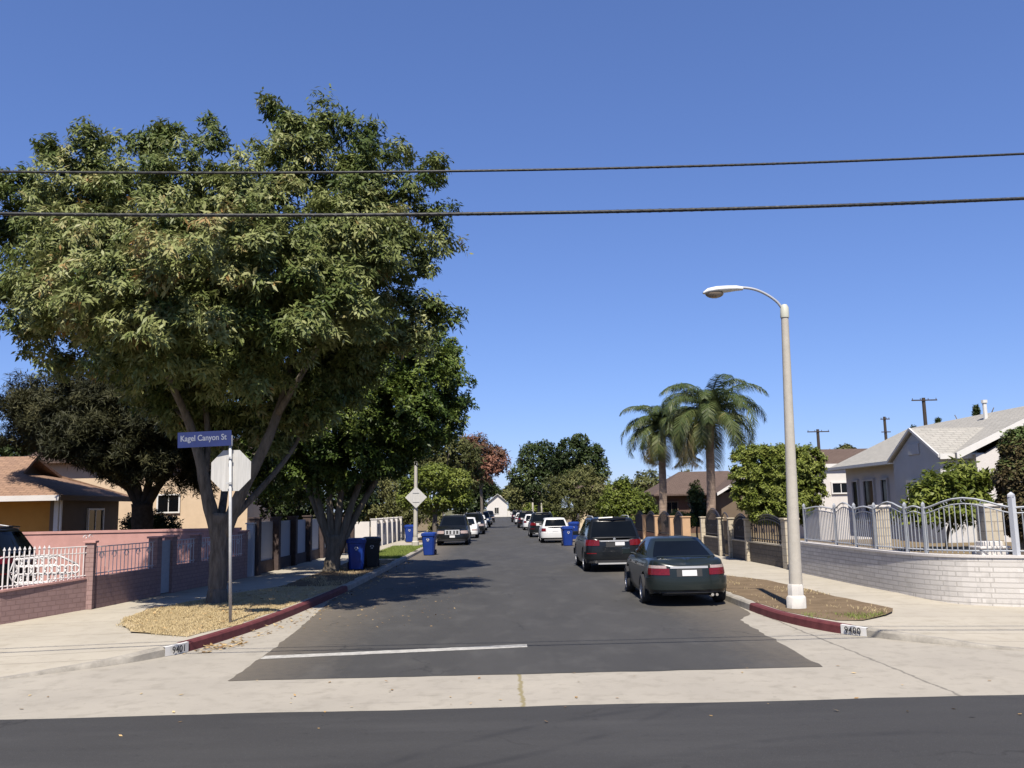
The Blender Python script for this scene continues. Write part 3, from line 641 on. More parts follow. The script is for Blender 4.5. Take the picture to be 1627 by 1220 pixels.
# ---- the pine in the left yard
YP = 33.4
pin = [(50, 650, 45, -.3), (35, 620, 26, 0), (100, 640, 60, -.6), (160, 625, 62, -.8), (75, 690, 40, .2), (135, 690, 50, -.5), (200, 650, 70, -.9), (190, 710, 45, -.3), (260, 680, 60, -.6), (240, 620, 70, .3), (290, 640, 60, .4), (300, 710, 40, .3), (150, 650, 70, 1.4), (230, 690, 50, 1.0), (30, 690, 22, .2), (120, 700, 45, -1), (175, 740, 34, -.5), (285, 745, 40, .2), (230, 720, 50, -1.4), (160, 690, 60, -1.6), (250, 650, 60, -1.6), (100, 670, 50, 1), (300, 680, 60, 1.5), (195, 735, 35, 1.2), (320, 760, 30, .8)]
def trunk_pin(t):
    limb(t, [(226, 850), (226, 835), (226, 800)], YP, .42, .38, 10, .05)
    for pts in ([(224, 810), (205, 775), (180, 745), (150, 700)], [(225, 805), (215, 760), (205, 700)], [(227, 805), (238, 760), (245, 690)], [(229, 810), (250, 775), (275, 740), (290, 690)], [(208, 775), (150, 740), (90, 700)]):
        limb(t, pts, YP, .2, .06, 8, .06)
tree('pine_tree', 'dark spreading pine behind the pink wall and brown roofed house', D(226, 850, YP), lobes_px(pin, YP, .75), 12000, 10, .24, .034, .05, .9, LM_PINE, 45, trunk_pin, M_BARKD, ragged=.14, shell=.6, sub=(1300, .36, 15))

# ---- more trees along both sides
def far_tree(name, label, px, Y, ls, n, ln, wd, lm, seed, bark=M_BARK, per=6, gz=.16, forks=4, r0=.16, group=None, cat='tree', droop=.4, flat=.85, **kw):
    g = P(px, 850, gz); base = D(px, 840, Y); base.z = gz
    lo = lobes_px(ls, Y, flat); c = np.array(lo); top = Vector((c[:, 0].mean(), c[:, 1].mean(), c[:, 2].mean()))
    H = c[:, 3].mean()
    return tree(name, label, base, lo, n, per, ln, wd, droop, .8, lm, seed, stick(base, top, r0, .04, forks, .55, seed), bark, group=group, cat=cat, **kw)
far_tree('clipped_tree', 'flat topped clipped bright green tree beside the left pavement', 692, 58, [(660, 765, 26, 0, .8), (690, 758, 30, -.3, .7), (722, 765, 26, 0, .8), (650, 790, 20, 0), (735, 790, 16, 0), (690, 785, 36, .5)], 3000, .2, .10, LM_LIME, 51, ragged=.06, shell=.7)
far_tree('ivy_shrub', 'tall hanging olive shrub behind the diamond sign post', 640, 62, [(635, 800, 22, 0, 1.3), (655, 815, 20, 0, 1.2), (690, 825, 14, .3, 1.5), (620, 770, 20, .5)], 1500, .2, .08, LM_OLIVE, 52, cat='shrub', per=6)
far_tree('olive_tree', 'tall greyish olive tree rising above the clipped green tree', 700, 78, [(660, 725, 30, 0), (700, 715, 34, 0), (735, 730, 32, 0), (690, 745, 36, .4), (745, 760, 22, .5), (725, 705, 18, 0)], 2600, .34, .13, LM_OLIVE, 53, shell=.6)
far_tree('red_leaved_tree', 'tree turning rusty red beyond the olive tree', 765, 96, [(758, 715, 26, 0), (785, 735, 22, 0), (762, 745, 24, 0), (745, 705, 16, 0), (790, 720, 14, 0), (740, 730, 20, .6)], 2200, .36, .14, LM_RED, 54, ragged=.18, shell=.5)
far_tree('dark_tree', 'dark tree below the rusty red tree', 750, 118, [(752, 790, 18, 0), (752, 775, 20, 0), (764, 800, 9, 0), (772, 768, 12, 0), (745, 800, 22, 0), (730, 790, 26, 1)], 1600, .4, .2, LM_DARK, 55)
far_tree('yard_tree', 'dark leafy tree behind the white gate panels on the left', 590, 66, [(575, 790, 26, 0), (600, 775, 24, 0), (590, 810, 26, 0), (560, 770, 22, 0), (620, 800, 20, 0), (615, 755, 16, .5)], 2000, .24, .12, LM_OLIVE, 56, cat='tree')
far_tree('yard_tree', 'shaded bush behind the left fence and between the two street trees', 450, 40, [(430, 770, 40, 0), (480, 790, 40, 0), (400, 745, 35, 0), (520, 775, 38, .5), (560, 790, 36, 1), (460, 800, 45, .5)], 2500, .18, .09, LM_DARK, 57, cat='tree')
far_tree('dark_tree', 'round topped dark tree, left half of the far right pair', 855, 105, [(850, 730, 28, 0), (835, 755, 26, 0), (870, 725, 24, 0), (860, 770, 32, 0), (842, 715, 14, 0), (866, 710, 12, 0), (890, 760, 26, .5)], 2400, .36, .18, LM_DARK, 58, ragged=.1, shell=.65)
far_tree('dark_tree', 'taller dark tree with a pointed top, right half of the far right pair', 915, 98, [(910, 720, 26, 0), (935, 735, 26, 0), (890, 735, 20, 0), (922, 700, 13, 0), (950, 750, 18, 0), (920, 760, 34, .4), (900, 705, 10, 0), (945, 715, 12, 0)], 2400, .36, .18, LM_DARK, 59, ragged=.1, shell=.65)
far_tree('parkway_tree', 'grey green kerbside tree beyond the black car', 908, 62, [(885, 775, 22, 0), (920, 765, 26, 0), (945, 775, 24, 0), (905, 800, 30, 0), (940, 800, 26, 0), (878, 795, 16, 0), (930, 750, 14, 0), (965, 780, 12, 0)], 2600, .2, .07, LM_OLIVE, 60, ragged=.14)
far_tree('leafy_shrub', 'bright green shrub behind the tan pillars', 985, 57, [(985, 785, 24, 0), (1010, 800, 26, 0), (970, 805, 22, 0), (1030, 812, 16, 0), (1000, 820, 28, 0), (990, 768, 12, 0)], 2200, .2, .10, LM_LIME, 61, cat='shrub', ragged=.14)
far_tree('yard_tree', 'dark tree between the left palm and the bright shrub', 1035, 74, [(1030, 770, 24, 0), (1015, 785, 20, 0), (1045, 790, 24, 0), (1075, 770, 16, 0), (1090, 760, 14, .3)], 1700, .26, .13, LM_OLIVE, 62)
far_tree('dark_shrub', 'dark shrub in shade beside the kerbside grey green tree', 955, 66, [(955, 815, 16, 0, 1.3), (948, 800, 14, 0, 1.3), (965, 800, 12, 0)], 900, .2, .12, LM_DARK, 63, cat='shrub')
far_tree('far_tree', 'greyish tree far down the right side of the street', 830, 150, [(824, 785, 15, 0), (838, 780, 20, 0), (848, 800, 18, 0), (824, 805, 10, 0), (828, 765, 12, 0)], 1300, .5, .22, LM_OLIVE, 64)
far_tree('far_tree', 'light green tree above the red parked car', 860, 120, [(860, 795, 16, 0), (875, 800, 14, 0), (850, 810, 16, 0), (880, 815, 14, 0)], 1100, .4, .2, LM_LIME, 65)
far_tree('far_tree', 'dim tree beside the white house closing the street', 818, 190, [(818, 790, 10, 0), (824, 780, 12, 0), (818, 805, 9, 0)], 700, .6, .28, LM_OLIVE, 66)
far_tree('far_tree', 'dark tree left of the white house closing the street', 752, 175, [(755, 785, 14, 0), (760, 800, 8, 0), (752, 770, 14, 0), (770, 775, 8, 0)], 800, .6, .28, LM_DARK, 67)
far_tree('far_tree', 'dark tree behind the left side of the far white house', 778, 240, [(768, 782, 12, 0), (778, 775, 11, 0), (788, 782, 8, 0), (772, 765, 8, 0)], 900, .7, .3, LM_DARK, 167)
far_tree('far_tree', 'olive tree behind the right side of the far white house', 812, 245, [(805, 785, 9, 0), (815, 778, 12, 0), (800, 790, 7, 0), (824, 790, 12, 0)], 900, .7, .3, LM_OLIVE, 168)
far_tree('far_tree', 'green tree top showing over the brown roof on the far left', 50, 60, [(55, 712, 14, 0), (25, 718, 16, 0), (-10, 710, 22, 0), (80, 715, 12, 0)], 900, .24, .12, LM_DARK, 68)
far_tree('far_tree', 'small tree top behind the low red roof on the right', 1330, 80, [(1330, 722, 10, 0), (1345, 718, 12, 0), (1318, 727, 7, 0)], 600, .3, .15, LM_OLIVE, 69)
far_tree('round_tree', 'ball shaped clipped green tree behind the lamp post', 1236, 31, [(x, y, 27, dz, .95) for x in (1191, 1213, 1236, 1259, 1281) for y in (734, 758, 782, 803) for dz in ((-.75, .5) if 1200 < x < 1275 else (-.3,)) if not (y > 800 and x in (1191, 1281))], 5200, .10, .055, LM_LIME, 70, per=8, ragged=.035, shell=.86, gz=.17, r0=.1, sub=(1500, .14, 9), tone=lambda p, k, d, g: g.normal(.68, .2, len(p)))
far_tree('garden_bush', 'large leafed pale green bush in front of the grey gable', 1500, 22.5, [(1470, 785, 26, 0), (1500, 775, 28, 0), (1530, 760, 30, .2), (1555, 770, 24, .3), (1515, 800, 34, 0), (1460, 815, 24, 0), (1550, 805, 26, 0), (1575, 760, 14, .3)], 1200, .19, .07, LM_LIME, 71, cat='bush', gz=.85, r0=.04, shell=.35, ragged=.25, sub=(190, .2, 6), tone=lambda p, k, d, g: g.normal(.5, .25, len(p)))
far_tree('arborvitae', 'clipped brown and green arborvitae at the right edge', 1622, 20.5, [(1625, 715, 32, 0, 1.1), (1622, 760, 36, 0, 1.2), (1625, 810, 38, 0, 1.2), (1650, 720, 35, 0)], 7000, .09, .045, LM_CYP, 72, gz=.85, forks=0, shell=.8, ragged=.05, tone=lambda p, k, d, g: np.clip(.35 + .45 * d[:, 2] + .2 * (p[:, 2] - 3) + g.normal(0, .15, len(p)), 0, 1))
for x, y, r, lb in ((1551, 655, 5, 'slim dark cypress tip over the white roof'), (1491, 676, 6, 'small dark tree tip right of the tall utility pole'), (1452, 690, 7, 'dark cypress top beside the grey gable peak')):
    far_tree('cypress', lb, x, 75, [(x, y - 6, r * .4, 0, 2.6), (x, y + 2, r * .6, 0, 2.6), (x, y + 14, r * .85, 0, 2.5), (x, y + 34, r * 1.2, 0, 2)], 900, .22, .08, LM_DARK, 73 + x, cat='cypress', r0=.1)

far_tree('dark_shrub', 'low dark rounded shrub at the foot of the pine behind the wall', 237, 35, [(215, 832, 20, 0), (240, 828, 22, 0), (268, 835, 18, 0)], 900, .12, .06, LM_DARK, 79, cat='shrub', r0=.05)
far_tree('dark_shrub', 'tall dark columnar shrub behind the right palm trunk', 1108, 48, [(1106, 785, 12, 0, 1.6), (1112, 810, 13, 0, 1.4), (1104, 825, 12, 0)], 900, .14, .07, LM_DARK, 80, cat='shrub', r0=.05)
far_tree('garden_bush', 'low pale green bush between the two palm trunks', 1085, 47, [(1078, 822, 12, 0), (1092, 826, 12, 0), (1068, 830, 10, 0)], 500, .14, .06, LM_LIME, 86, cat='bush', r0=.04)
# ---- palms
def palm(label, px, Y, ytop, rad, nf, seed):
    g = random.Random(seed); base = D(px, 840, Y); base.z = .17; top = D(px + 2, ytop, Y)
    r = thing('palm_tree', base, label, 'palm tree', 'queen palms in the front yard')
    t = MB(); H = (top - base).length; pts = []; rs = []
    for i in range(22):
        u = i / 21; pts.append(base.lerp(top, u) + Vector((.05 * math.sin(u * 5), 0, 0))); rs.append((.235 - .05 * u + .06 * max(0, (u - .82) / .18)) * (1 + .035 * (i % 2)))
    t.tube(pts, rs, 12); t.build('trunk', M_PALMT, r, smooth='all', fix=False)
    L = rad; V = []; T = []; st = MB(); ng = np.random.default_rng(seed)
    for f in range(nf):
        az = f * 2.39996 + g.uniform(-.2, .2); u = f / nf; el = R(84 - 100 * u ** 1.1) + g.uniform(-.12, .12); ln = L * g.uniform(.88, 1.12)
        hd = Vector((math.cos(az), math.sin(az), 0)); pt = top + Vector((0, 0, .15)); pts = [pt.copy()]; a = el
        for s in range(14):
            pt = pt + (hd * math.cos(a) + Vector((0, 0, math.sin(a)))) * ln / 14; pts.append(pt.copy()); a -= R(8.5 + 2.5 * u) * (.5 + s / 11)
        st.tube(pts, [.035 * (1 - q / 15) + .006 for q in range(15)], 5)
        side = hd.cross(Vector((0, 0, 1)))
        for s in range(1, 14):
            d = (pts[s + 1] - pts[s]) if s < 14 else d; dn = d.normalized(); upn = side.cross(dn).normalized()
            for q in range(7):
                o = pts[s] + d * (q / 7); ll = .62 * L / 2.6 * math.sin(math.pi * min(1, (s + q / 7) / 14 * .85 + .12)) ** .6
                for sg in (-1, 1):
                    dr = (side * sg * .85 + dn * .55 + upn * g.uniform(-.1, .35)).normalized(); tip = o + dr * ll * .6 + Vector((0, 0, -.18 * ll)); tip2 = tip + dr * ll * .3 + Vector((0, 0, -.42 * ll)); w = dn * .016
                    V += [o - w, o + w, tip + w, tip - w, tip - w, tip + w, tip2 + w * .2, tip2 - w * .2]; tn = min(1, max(0, .25 + .45 * u + g.gauss(0, .13) + (.35 if u > .9 else 0))); T += [tn] * 8
    cr = raw_quads('crown', np.array([tuple(v - r.location) for v in V]), LM_PALM, r, np.array(T)); st.build('frond_stem', LM_PALM, r, smooth='all', fix=False)
    return r
palm('shorter queen palm, the left one of the pair', 1051, 50, 688, 2.9, 34, 5)
palm('taller queen palm, the right one nearer the lamp post', 1127, 43, 668, 3.35, 36, 8)

# ---- grass and litter
def inside(poly, x, y):
    c = np.zeros(len(x), bool); n = len(poly)
    for i in range(n):
        (x1, y1), (x2, y2) = poly[i], poly[(i + 1) % n]
        if y1 == y2: continue
        c ^= ((y1 > y) != (y2 > y)) & (x < (x2 - x1) * (y - y1) / (y2 - y1) + x1)
    return c
def blades(name, label_poly, n, h, lm, seed, z=.156, dens=None):
    g = np.random.default_rng(seed); A = np.array(label_poly); x = g.uniform(A[:, 0].min(), A[:, 0].max(), n); y = g.uniform(A[:, 1].min(), A[:, 1].max(), n)
    k = inside(label_poly, x, y)
    if dens is not None: k &= dens(x, y, g)
    x, y = x[k], y[k]; N = len(x); az = g.uniform(0, 6.28, N); hh = h * g.uniform(.4, 1.3, N); ln = hh * g.normal(0, .8, N); w = .005
    V = np.empty((N, 4, 3)); bx, by = np.cos(az) * w, np.sin(az) * w
    V[:, 0] = np.c_[x - bx, y - by, np.full(N, z)]; V[:, 1] = np.c_[x + bx, y + by, np.full(N, z)]
    V[:, 2] = np.c_[x + bx * .3 - np.sin(az) * ln, y + by * .3 + np.cos(az) * ln, z + hh]; V[:, 3] = np.c_[x - bx * .3 - np.sin(az) * ln, y - by * .3 + np.cos(az) * ln, z + hh]
    o = raw_quads(name, V.reshape(-1, 3), lm, None, np.repeat(np.clip(g.normal(.5, .08, N), 0, 1), 4)); return tag(o, kind='stuff')
clump = lambda s, th: (lambda x, y, g: (np.sin(x * s + 1) * np.sin(y * s * .8 + 2) + np.sin(x * s * 2.3 + y * 1.7) * .6 + g.normal(0, .5, len(x))) > th)
blades('dry_grass', GRASS_L, 90000, .022, LM_GRASS, 81, dens=lambda x, y, g: clump(2.3, -1.1)(x, y, g) & (g.random(len(x)) > np.clip((y - 19.3) / 2.5, 0, .85)))
blades('dry_grass', [(-4.32, 24.45), (-4.24, 36.6), (-5.95, 36.6), (-6.0, 24.45)], 6000, .05, LM_GRASS, 82, dens=clump(2, .2))
blades('dry_grass', DIRT_R, 9000, .04, LM_GRASS, 83, dens=clump(1.9, 1.2))
def grown(poly, k):
    c = np.mean(np.array(poly), 0); return [tuple(c + (np.array(q) - c) * k) for q in poly]
blades('dry_grass', grown(GRASS_L, 1.035), 26000, .03, LM_GRASS, 181, dens=clump(5.5, .35))
blades('dry_grass', grown(DIRT_R, 1.03), 6000, .035, LM_GRASS, 183, dens=clump(5, 1.5))
blades('weeds', [(5.3, 15.6), (5.7, 15.2), (6.2, 15.25), (6.9, 15.95), (6.2, 16.0), (5.4, 16.2)], 1500, .05, LM_LAWN, 84, dens=clump(4, .1))
blades('grass', [(-4.22, 37.4), (-4.2, 50), (-5.9, 50), (-5.95, 37.4)], 16000, .07, LM_LAWN, 85)
def litter(name, poly, n, size, seed, z, dens=None):
    g = np.random.default_rng(seed); A = np.array(poly); x = g.uniform(A[:, 0].min(), A[:, 0].max(), n); y = g.uniform(A[:, 1].min(), A[:, 1].max(), n); k = inside(poly, x, y)
    x, y = x[k], y[k]; N = len(x); a = g.normal(0, 1, (N, 3)) * .3 + np.array([0, 0, 1]); pos = np.c_[x, y, np.full(N, z)]
    L = size * g.uniform(.5, 1.3, N); az = g.uniform(0, 6.28, N); d = np.c_[np.cos(az), np.sin(az), g.normal(0, .25, N)]; s = np.c_[-np.sin(az), np.cos(az), g.normal(0, .3, N)]
    V = np.empty((N, 4, 3)); V[:, 0] = pos; V[:, 1] = pos + d * L[:, None] * .5 + s * L[:, None] * .25; V[:, 2] = pos + d * L[:, None]; V[:, 3] = pos + d * L[:, None] * .5 - s * L[:, None] * .25
    V[:, :, 2] = np.maximum(V[:, :, 2], z) + .004
    return tag(raw_quads(name, V.reshape(-1, 3), LM_LIT, None, np.repeat(g.random(N), 4)), kind='stuff')
gl = [(q.x + .02, q.y) for q in baseL if 14.0 < q.y < 40]; litter('leaf_litter', gl + [(x + .5, y) for x, y in gl[::-1]], 1500, .09, 91, .006)
litter('leaf_litter', [(-4.75, 14.3), (-4.2, 14.9), (-4.35, 15.6), (-4.8, 15.0)], 160, .1, 92, .004)
litter('leaf_litter', [(-4.1, 16), (-1.0, 16), (-.6, 30), (-4, 30)], 260, .055, 93, .008)
litter('leaf_litter', GRASS_L, 350, .09, 94, .2)
litter('leaf_litter', [(-8, 9), (8, 9), (8, 12), (-8, 12)], 60, .06, 95, .006)

# ================================================================== WALLS AND FENCES
def bars(mb, p0, p1, z0, z1, n, r=.011, spear=0.0, top=None):
    for i in range(n):
        u = (i + .5) / n; x, y = p0[0] + (p1[0] - p0[0]) * u, p0[1] + (p1[1] - p0[1]) * u; zz0 = z0[0] + (z0[1] - z0[0]) * u if isinstance(z0, tuple) else z0; zt = top(u) if top else z1
        mb.box((x, y, (zz0 + zt) / 2), (2 * r, 2 * r, zt - zz0), .3)
        if spear: mb.tube([(x, y, zt - .004), (x, y, zt + spear * .3), (x, y, zt + spear)], [r * 1.1, r * 2.4, .002], 4)
def rail(mb, p0, p1, z0, z1, r=.014, n=1, fn=None):
    pts = [Vector((p0[0] + (p1[0] - p0[0]) * u, p0[1] + (p1[1] - p0[1]) * u, fn(u) if fn else z0 + (z1 - z0) * u)) for u in [k / n for k in range(n + 1)]]
    mb.tube(pts, r, 4)
def pillar(name, c, s, z1, m, parent, ang, cap=None, capm=None):
    b = MB(); b.box((c[0], c[1], (c[2] + z1) / 2 - .03), (s, s, z1 - c[2] + .06), ang); o = b.build(name, m, parent, bevel=.006)
    if cap:
        b = MB(); b.box((c[0], c[1], z1 + cap / 2), (s + .07, s + .07, cap), ang); b.build('cap', capm or m, o if False else parent, bevel=.01)
    return o
def scroll(mb, c, t, s, r=.008, sg=1):                 # a C scroll lying in the plane of t and up
    pts = []
    for k in range(14):
        a = k / 13 * 4.4; rr = s * (1 - .6 * k / 13); pts.append(Vector(c) + Vector((t[0], t[1], 0)) * sg * (rr * math.cos(a)) + Vector((0, 0, rr * math.sin(a))))
    mb.tube(pts, r, 4)

# --- left: pink block wall with white pickets, from the driveway side up to the corner pillar
A0, A1, A2 = FL[0], FL[1], FL[2]
r = thing('picket_wall', A1, 'low pink block wall topped with white spear tipped pickets', 'fence')
b = MB(); b.wall([A0, (A1.x, A1.y, -.1), (A2.x - .12, A2.y - .1, 0)], [.66, .70, .80], .18); b.build('block_wall', M_PINKB, r)
b = MB(); 
def off(p, q, d): 
    v = (q - p); v.z = 0; v.normalize(); return Vector((-v.y, v.x, 0)) * d
o1 = off(A1, A2, .09); b2 = MB()
b2.wall([(A0.x + .03, A0.y - .03, .661), (A1.x + .03, A1.y - .03, .701), (A2.x - .12, A2.y - .13, .801)], [.70, .74, .84], .24); b2.build('wall_cap', M_PINK, r)
mid = A1.lerp(A2, .52)
bars(b, A0 + o1, A1 + o1, (.70, .73), 1.42, 26, .012, .07); bars(b, A1 + o1, mid + o1, (.74, .79), 1.48, 10, .013, .09); bars(b, mid + o1, A2 + o1, (.79, .84), 1.50, 11, .009, .0)
for p, q, z in ((A0, A1, 1.36), (A1, mid, 1.37), (A0, A1, .78), (A1, mid, .80)): rail(b, p + o1, q + o1, z, z, .014)
rail(b, mid + o1, A2 + o1, 1.50, 1.50, .012); rail(b, mid + o1, A2 + o1, .86, .88, .012); rail(b, mid + o1, A2 + o1, 1.36, 1.36, .01)
b.build('pickets', M_WIRON, r)
b = MB(); tt = (A2 - A1).normalized(); c = A1.lerp(A2, .13) + o1 * 1.0
for sg in (-1, 1):
    b.tube([c + Vector((0, 0, .83)), c + tt * sg * .09 + Vector((0, 0, .98)), c + tt * sg * .1 + Vector((0, 0, 1.03)), c + tt * sg * .05 + Vector((0, 0, 1.12)), c + Vector((0, 0, 1.25))], .014, 5)
    scroll(b, c + tt * sg * .05 + Vector((0, 0, 1.0)), tt, .04, .01, sg)
c2 = A1.lerp(A2, .93) + o1
for sg in (-1, 1): scroll(b, c2 + tt * sg * .06 + Vector((0, 0, 1.56)), tt, .055, .01, sg)
b.build('ornament', M_WIRON, r)

# --- left: wall along the pavement, pillars with iron panels between, mostly in the shade of the tree
def base_on(px, py): return P(px, py, .15)
def along(u0, u1, t): return u0.lerp(u1, t)
lp0, lp1 = FL[2], FL[4]
r = thing('pillar_wall', lp0, 'pink block wall with square pillars and iron panels along left pavement', 'fence')
ang = math.atan2((lp1 - lp0).y, (lp1 - lp0).x)
us = [0.0, .335, .43, .60, .80, .985]
for i, u in enumerate(us):
    p = lp0.lerp(lp1, u); pillar('pillar', (p.x - .11, p.y, .1), .24 if i else .19, 1.57, M_PINKB, r, ang + (.25 if i == 0 else 0), .05, M_PINK)
for i, (u, v) in enumerate(zip(us, us[1:])):
    p, q = lp0.lerp(lp1, u), lp0.lerp(lp1, v); d = (q - p).normalized() * .12; p, q = p + d, q - d; n = Vector((-d.y, d.x, 0)).normalized() * .08
    if i == 1:                                          # a narrow sheet metal gate
        b = MB(); b.wall([(p.x - .06, p.y, .18), (q.x - .06, q.y, .18)], 1.5, .03); b.build('gate', M_GIRON, r); continue
    b = MB(); b.wall([(p.x, p.y, .05), (q.x, q.y, .05)], .84, .16); b.build('block_wall', M_PINKB, r)
    b = MB(); k = max(5, int((q - p).length / .16)); bars(b, p + n, q + n, .84, 1.48, k, .008)
    rail(b, p + n, q + n, 1.48, 1.48, .012); rail(b, p + n, q + n, .9, .9, .012); rail(b, p + n, q + n, 1.36, 1.36, .01)
    for j in range(max(1, k // 3)):
        cc = p.lerp(q, (j + .5) / max(1, k // 3)) + n
        for sg in (-1, 1): scroll(b, cc + Vector((0, 0, 1.12)), d.normalized(), .11, .009, sg)
    b.build('iron_panel', M_WIRON, r)
# --- pink stucco wall across the back of the yard
c0 = FL[4]; yb = c0.y + .1
r = thing('garden_wall', (-13, yb, .17), 'long plain pink stucco wall between the yards', 'wall')
b = MB(); b.wall([(-24, yb, .1), (-8.3, yb, .1)], 1.62, .18); b.build('wall_body', M_PINK, r)
b = MB(); b.wall([(-24, yb - .03, 1.622), (-8.25, yb - .03, 1.622)], 1.70, .24); b.build('wall_cap', M_PINK, r)
# --- next left fence: pale boards between dark posts, in shade
M_PBOARD = mat('pale grey fence board', (0.50, 0.50, 0.52), 0.8, 0.08, 3, stretch=(8, 8, .5)); M_DPOST = mat('dark brick post', (0.08, 0.055, 0.05), 0.9, 0.2, 6, 0.3)
p0, p1 = Vector((-7.95, 29.2, .15)), Vector((-7.7, 46.5, .15))
r = thing('board_fence', p0, 'pale boarded fence with dark posts behind the second street tree', 'fence')
n = 7
for i in range(n + 1):
    p = p0.lerp(p1, i / n); pillar('post', (p.x, p.y, .1), .32, 1.95, M_DPOST, r, 0, .06)
    if i < n:
        q = p0.lerp(p1, (i + 1) / n); b = MB(); b.wall([(p.x, p.y + .17, .05), (q.x, q.y - .17, .05)], .55, .14); b.build('base_wall', M_DPOST, r)
        b = MB(); b.wall([(p.x - .05, p.y + .17, .55), (q.x - .05, q.y - .17, .55)], 1.85, .03); b.build('board_panel', M_PBOARD, r)
pillar('gate_post', (p0.x - .05, p0.y - .35, .1), .22, 1.8, M_PBOARD, r, 0, .04)
# --- white gate panels further along the left pavement
p0, p1 = Vector((-7.0, 50.0, .15)), Vector((-6.65, 62.0, .15))
r = thing('white_fence', p0, 'white post fence with grey screen panels by the far left pavement', 'fence')
n = 6
for i in range(n + 1):
    p = p0.lerp(p1, i / n); pillar('post', (p.x, p.y, .1), .34, 1.65, M_WSTUC, r, 0, .05)
    if i < n:
        q = p0.lerp(p1, (i + 1) / n); b = MB(); b.wall([(p.x - .02, p.y + .18, .15), (q.x - .02, q.y - .18, .15)], .75, .12); b.build('screen_panel', M_GSTUC if i else M_WSTUC, r)
        b = MB(); k = 3
        for j in range(k): bars(b, (p.x, p.y + .18), (q.x, q.y - .18), .75, 1.4, 4, .05)
        rail(b, (p.x, p.y + .18), (q.x, q.y - .18), 0, 0, .07, 8, lambda u: 1.42 + .22 * math.sin(math.pi * u)); b.build('pickets', M_WIRON, r)
p = Vector((-10.5, 49.2, .17)); b = MB(); b.wall([(-13, 49.5, .1), (-7.2, 49.5, .1)], 1.55, .15); o = b.build('white_wall', M_WSTUC); tag(o, 'white wall closing the yard beside the white fence', 'wall')

# --- right: white painted brick retaining wall with blue grey iron fence
wp = smooth_path([Vector((8.78, 26.3, 0)), Vector((8.76, 23.5, 0)), Vector((8.80, 20.6, 0)), Vector((8.92, 19.1, 0)), Vector((9.25, 18.2, -.02)), Vector((9.9, 17.65, -.05)), Vector((11.2, 17.1, -.1)), Vector((15, 15.9, -.1))], 7)
r = thing('brick_wall', wp[0], 'white painted brick retaining wall curving round the right corner', 'wall')
tp = [.98] * len(wp)
b = MB(); b.wall(wp, tp, -.22); b.build('brickwork', M_WBRICK, r)
b = MB(); cp = [Vector((p.x, p.y, .982)) for p in wp]; b.wall([c + off(wp[max(i - 1, 0)], wp[min(i + 1, len(wp) - 1)], .025) for i, c in enumerate(cp)], [1.03] * len(wp), -.27); b.build('wall_cap', M_WSTUC, r)
fp = [w + off(wp[max(i - 1, 0)], wp[min(i + 1, len(wp) - 1)], -.11) for i, w in enumerate(wp)]
cum = [0]
for a, c in zip(fp, fp[1:]): cum.append(cum[-1] + (c - a).length)
def at(s):
    i = max(k for k in range(len(cum)) if cum[k] <= s + 1e-9); i = min(i, len(fp) - 2); return fp[i].lerp(fp[i + 1], (s - cum[i]) / (cum[i + 1] - cum[i]))
r = thing('iron_fence', Vector((wp[0].x, wp[0].y, 1.03)), 'blue grey arched iron fence standing on the white brick wall', 'fence')
def s_at_px(px):
    best = min(np.linspace(0, cum[-1], 400), key=lambda s: abs(proj_px(at(s)) - px)); return float(best)
def proj_px(p):
    c = BAS.T @ np.array([p.x, p.y, 1.5 - HC]); return CX - c[0] / c[2] * F
posts = [s_at_px(x) for x in (1279, 1327, 1359, 1391, 1440, 1469, 1613)] + [cum[-1] - .1]
for i, s in enumerate(posts):
    p = at(s); big_ = i == 6; b = MB(); w = .10 if big_ else .055; ph = 1.14 if big_ else .98; b.box((p.x, p.y, 1.03 + ph / 2), (w, w, ph), .35); b.tube([(p.x, p.y, 1.03 + ph - .005), (p.x, p.y, 1.07 + ph), (p.x, p.y, 1.12 + ph)], [w * .75, w * .75, .01], 4); b.build('post', M_GIRON if not big_ else mat('pale painted iron post', (.56, .58, .62), .5, .06, 8), r)
for i, (s0, s1) in enumerate(zip(posts, posts[1:])):
    Ls = s1 - s0; hump = .16 if i in (1, 3) else (.21 if i >= 5 else .06); zt = lambda u, hh=hump: 1.95 + hh * math.sin(math.pi * u) ** 1.4
    b = MB(); k = max(3, int(Ls / .108))
    for j in range(k):
        u = (j + .5) / k; p = at(s0 + Ls * u); b.box((p.x, p.y, (1.06 + zt(u) - .1) / 2), (.015, .015, zt(u) - .1 - 1.06), .35)
    m_ = max(6, int(Ls / .2))
    for dz, rr in ((0, .02), (-.11, .014)): b.tube([at(s0 + Ls * q / m_) + Vector((0, 0, zt(q / m_) + dz)) - Vector((0, 0, at(s0 + Ls * q / m_).z)) for q in range(m_ + 1)], rr, 4)
    b.tube([Vector((at(s0 + Ls * q / m_).x, at(s0 + Ls * q / m_).y, 1.11)) for q in range(m_ + 1)], .016, 4)
    for q in range(max(2, int(Ls / .35))):
        u = (q + .5) / max(2, int(Ls / .35)); p = at(s0 + Ls * u); e = (at(min(cum[-1], s0 + Ls * u + .05)) - p).normalized(); scroll(b, (p.x, p.y, zt(u) - .055), e, .05, .008, 1)
    b.build('bar_panel', M_GIRON, r)
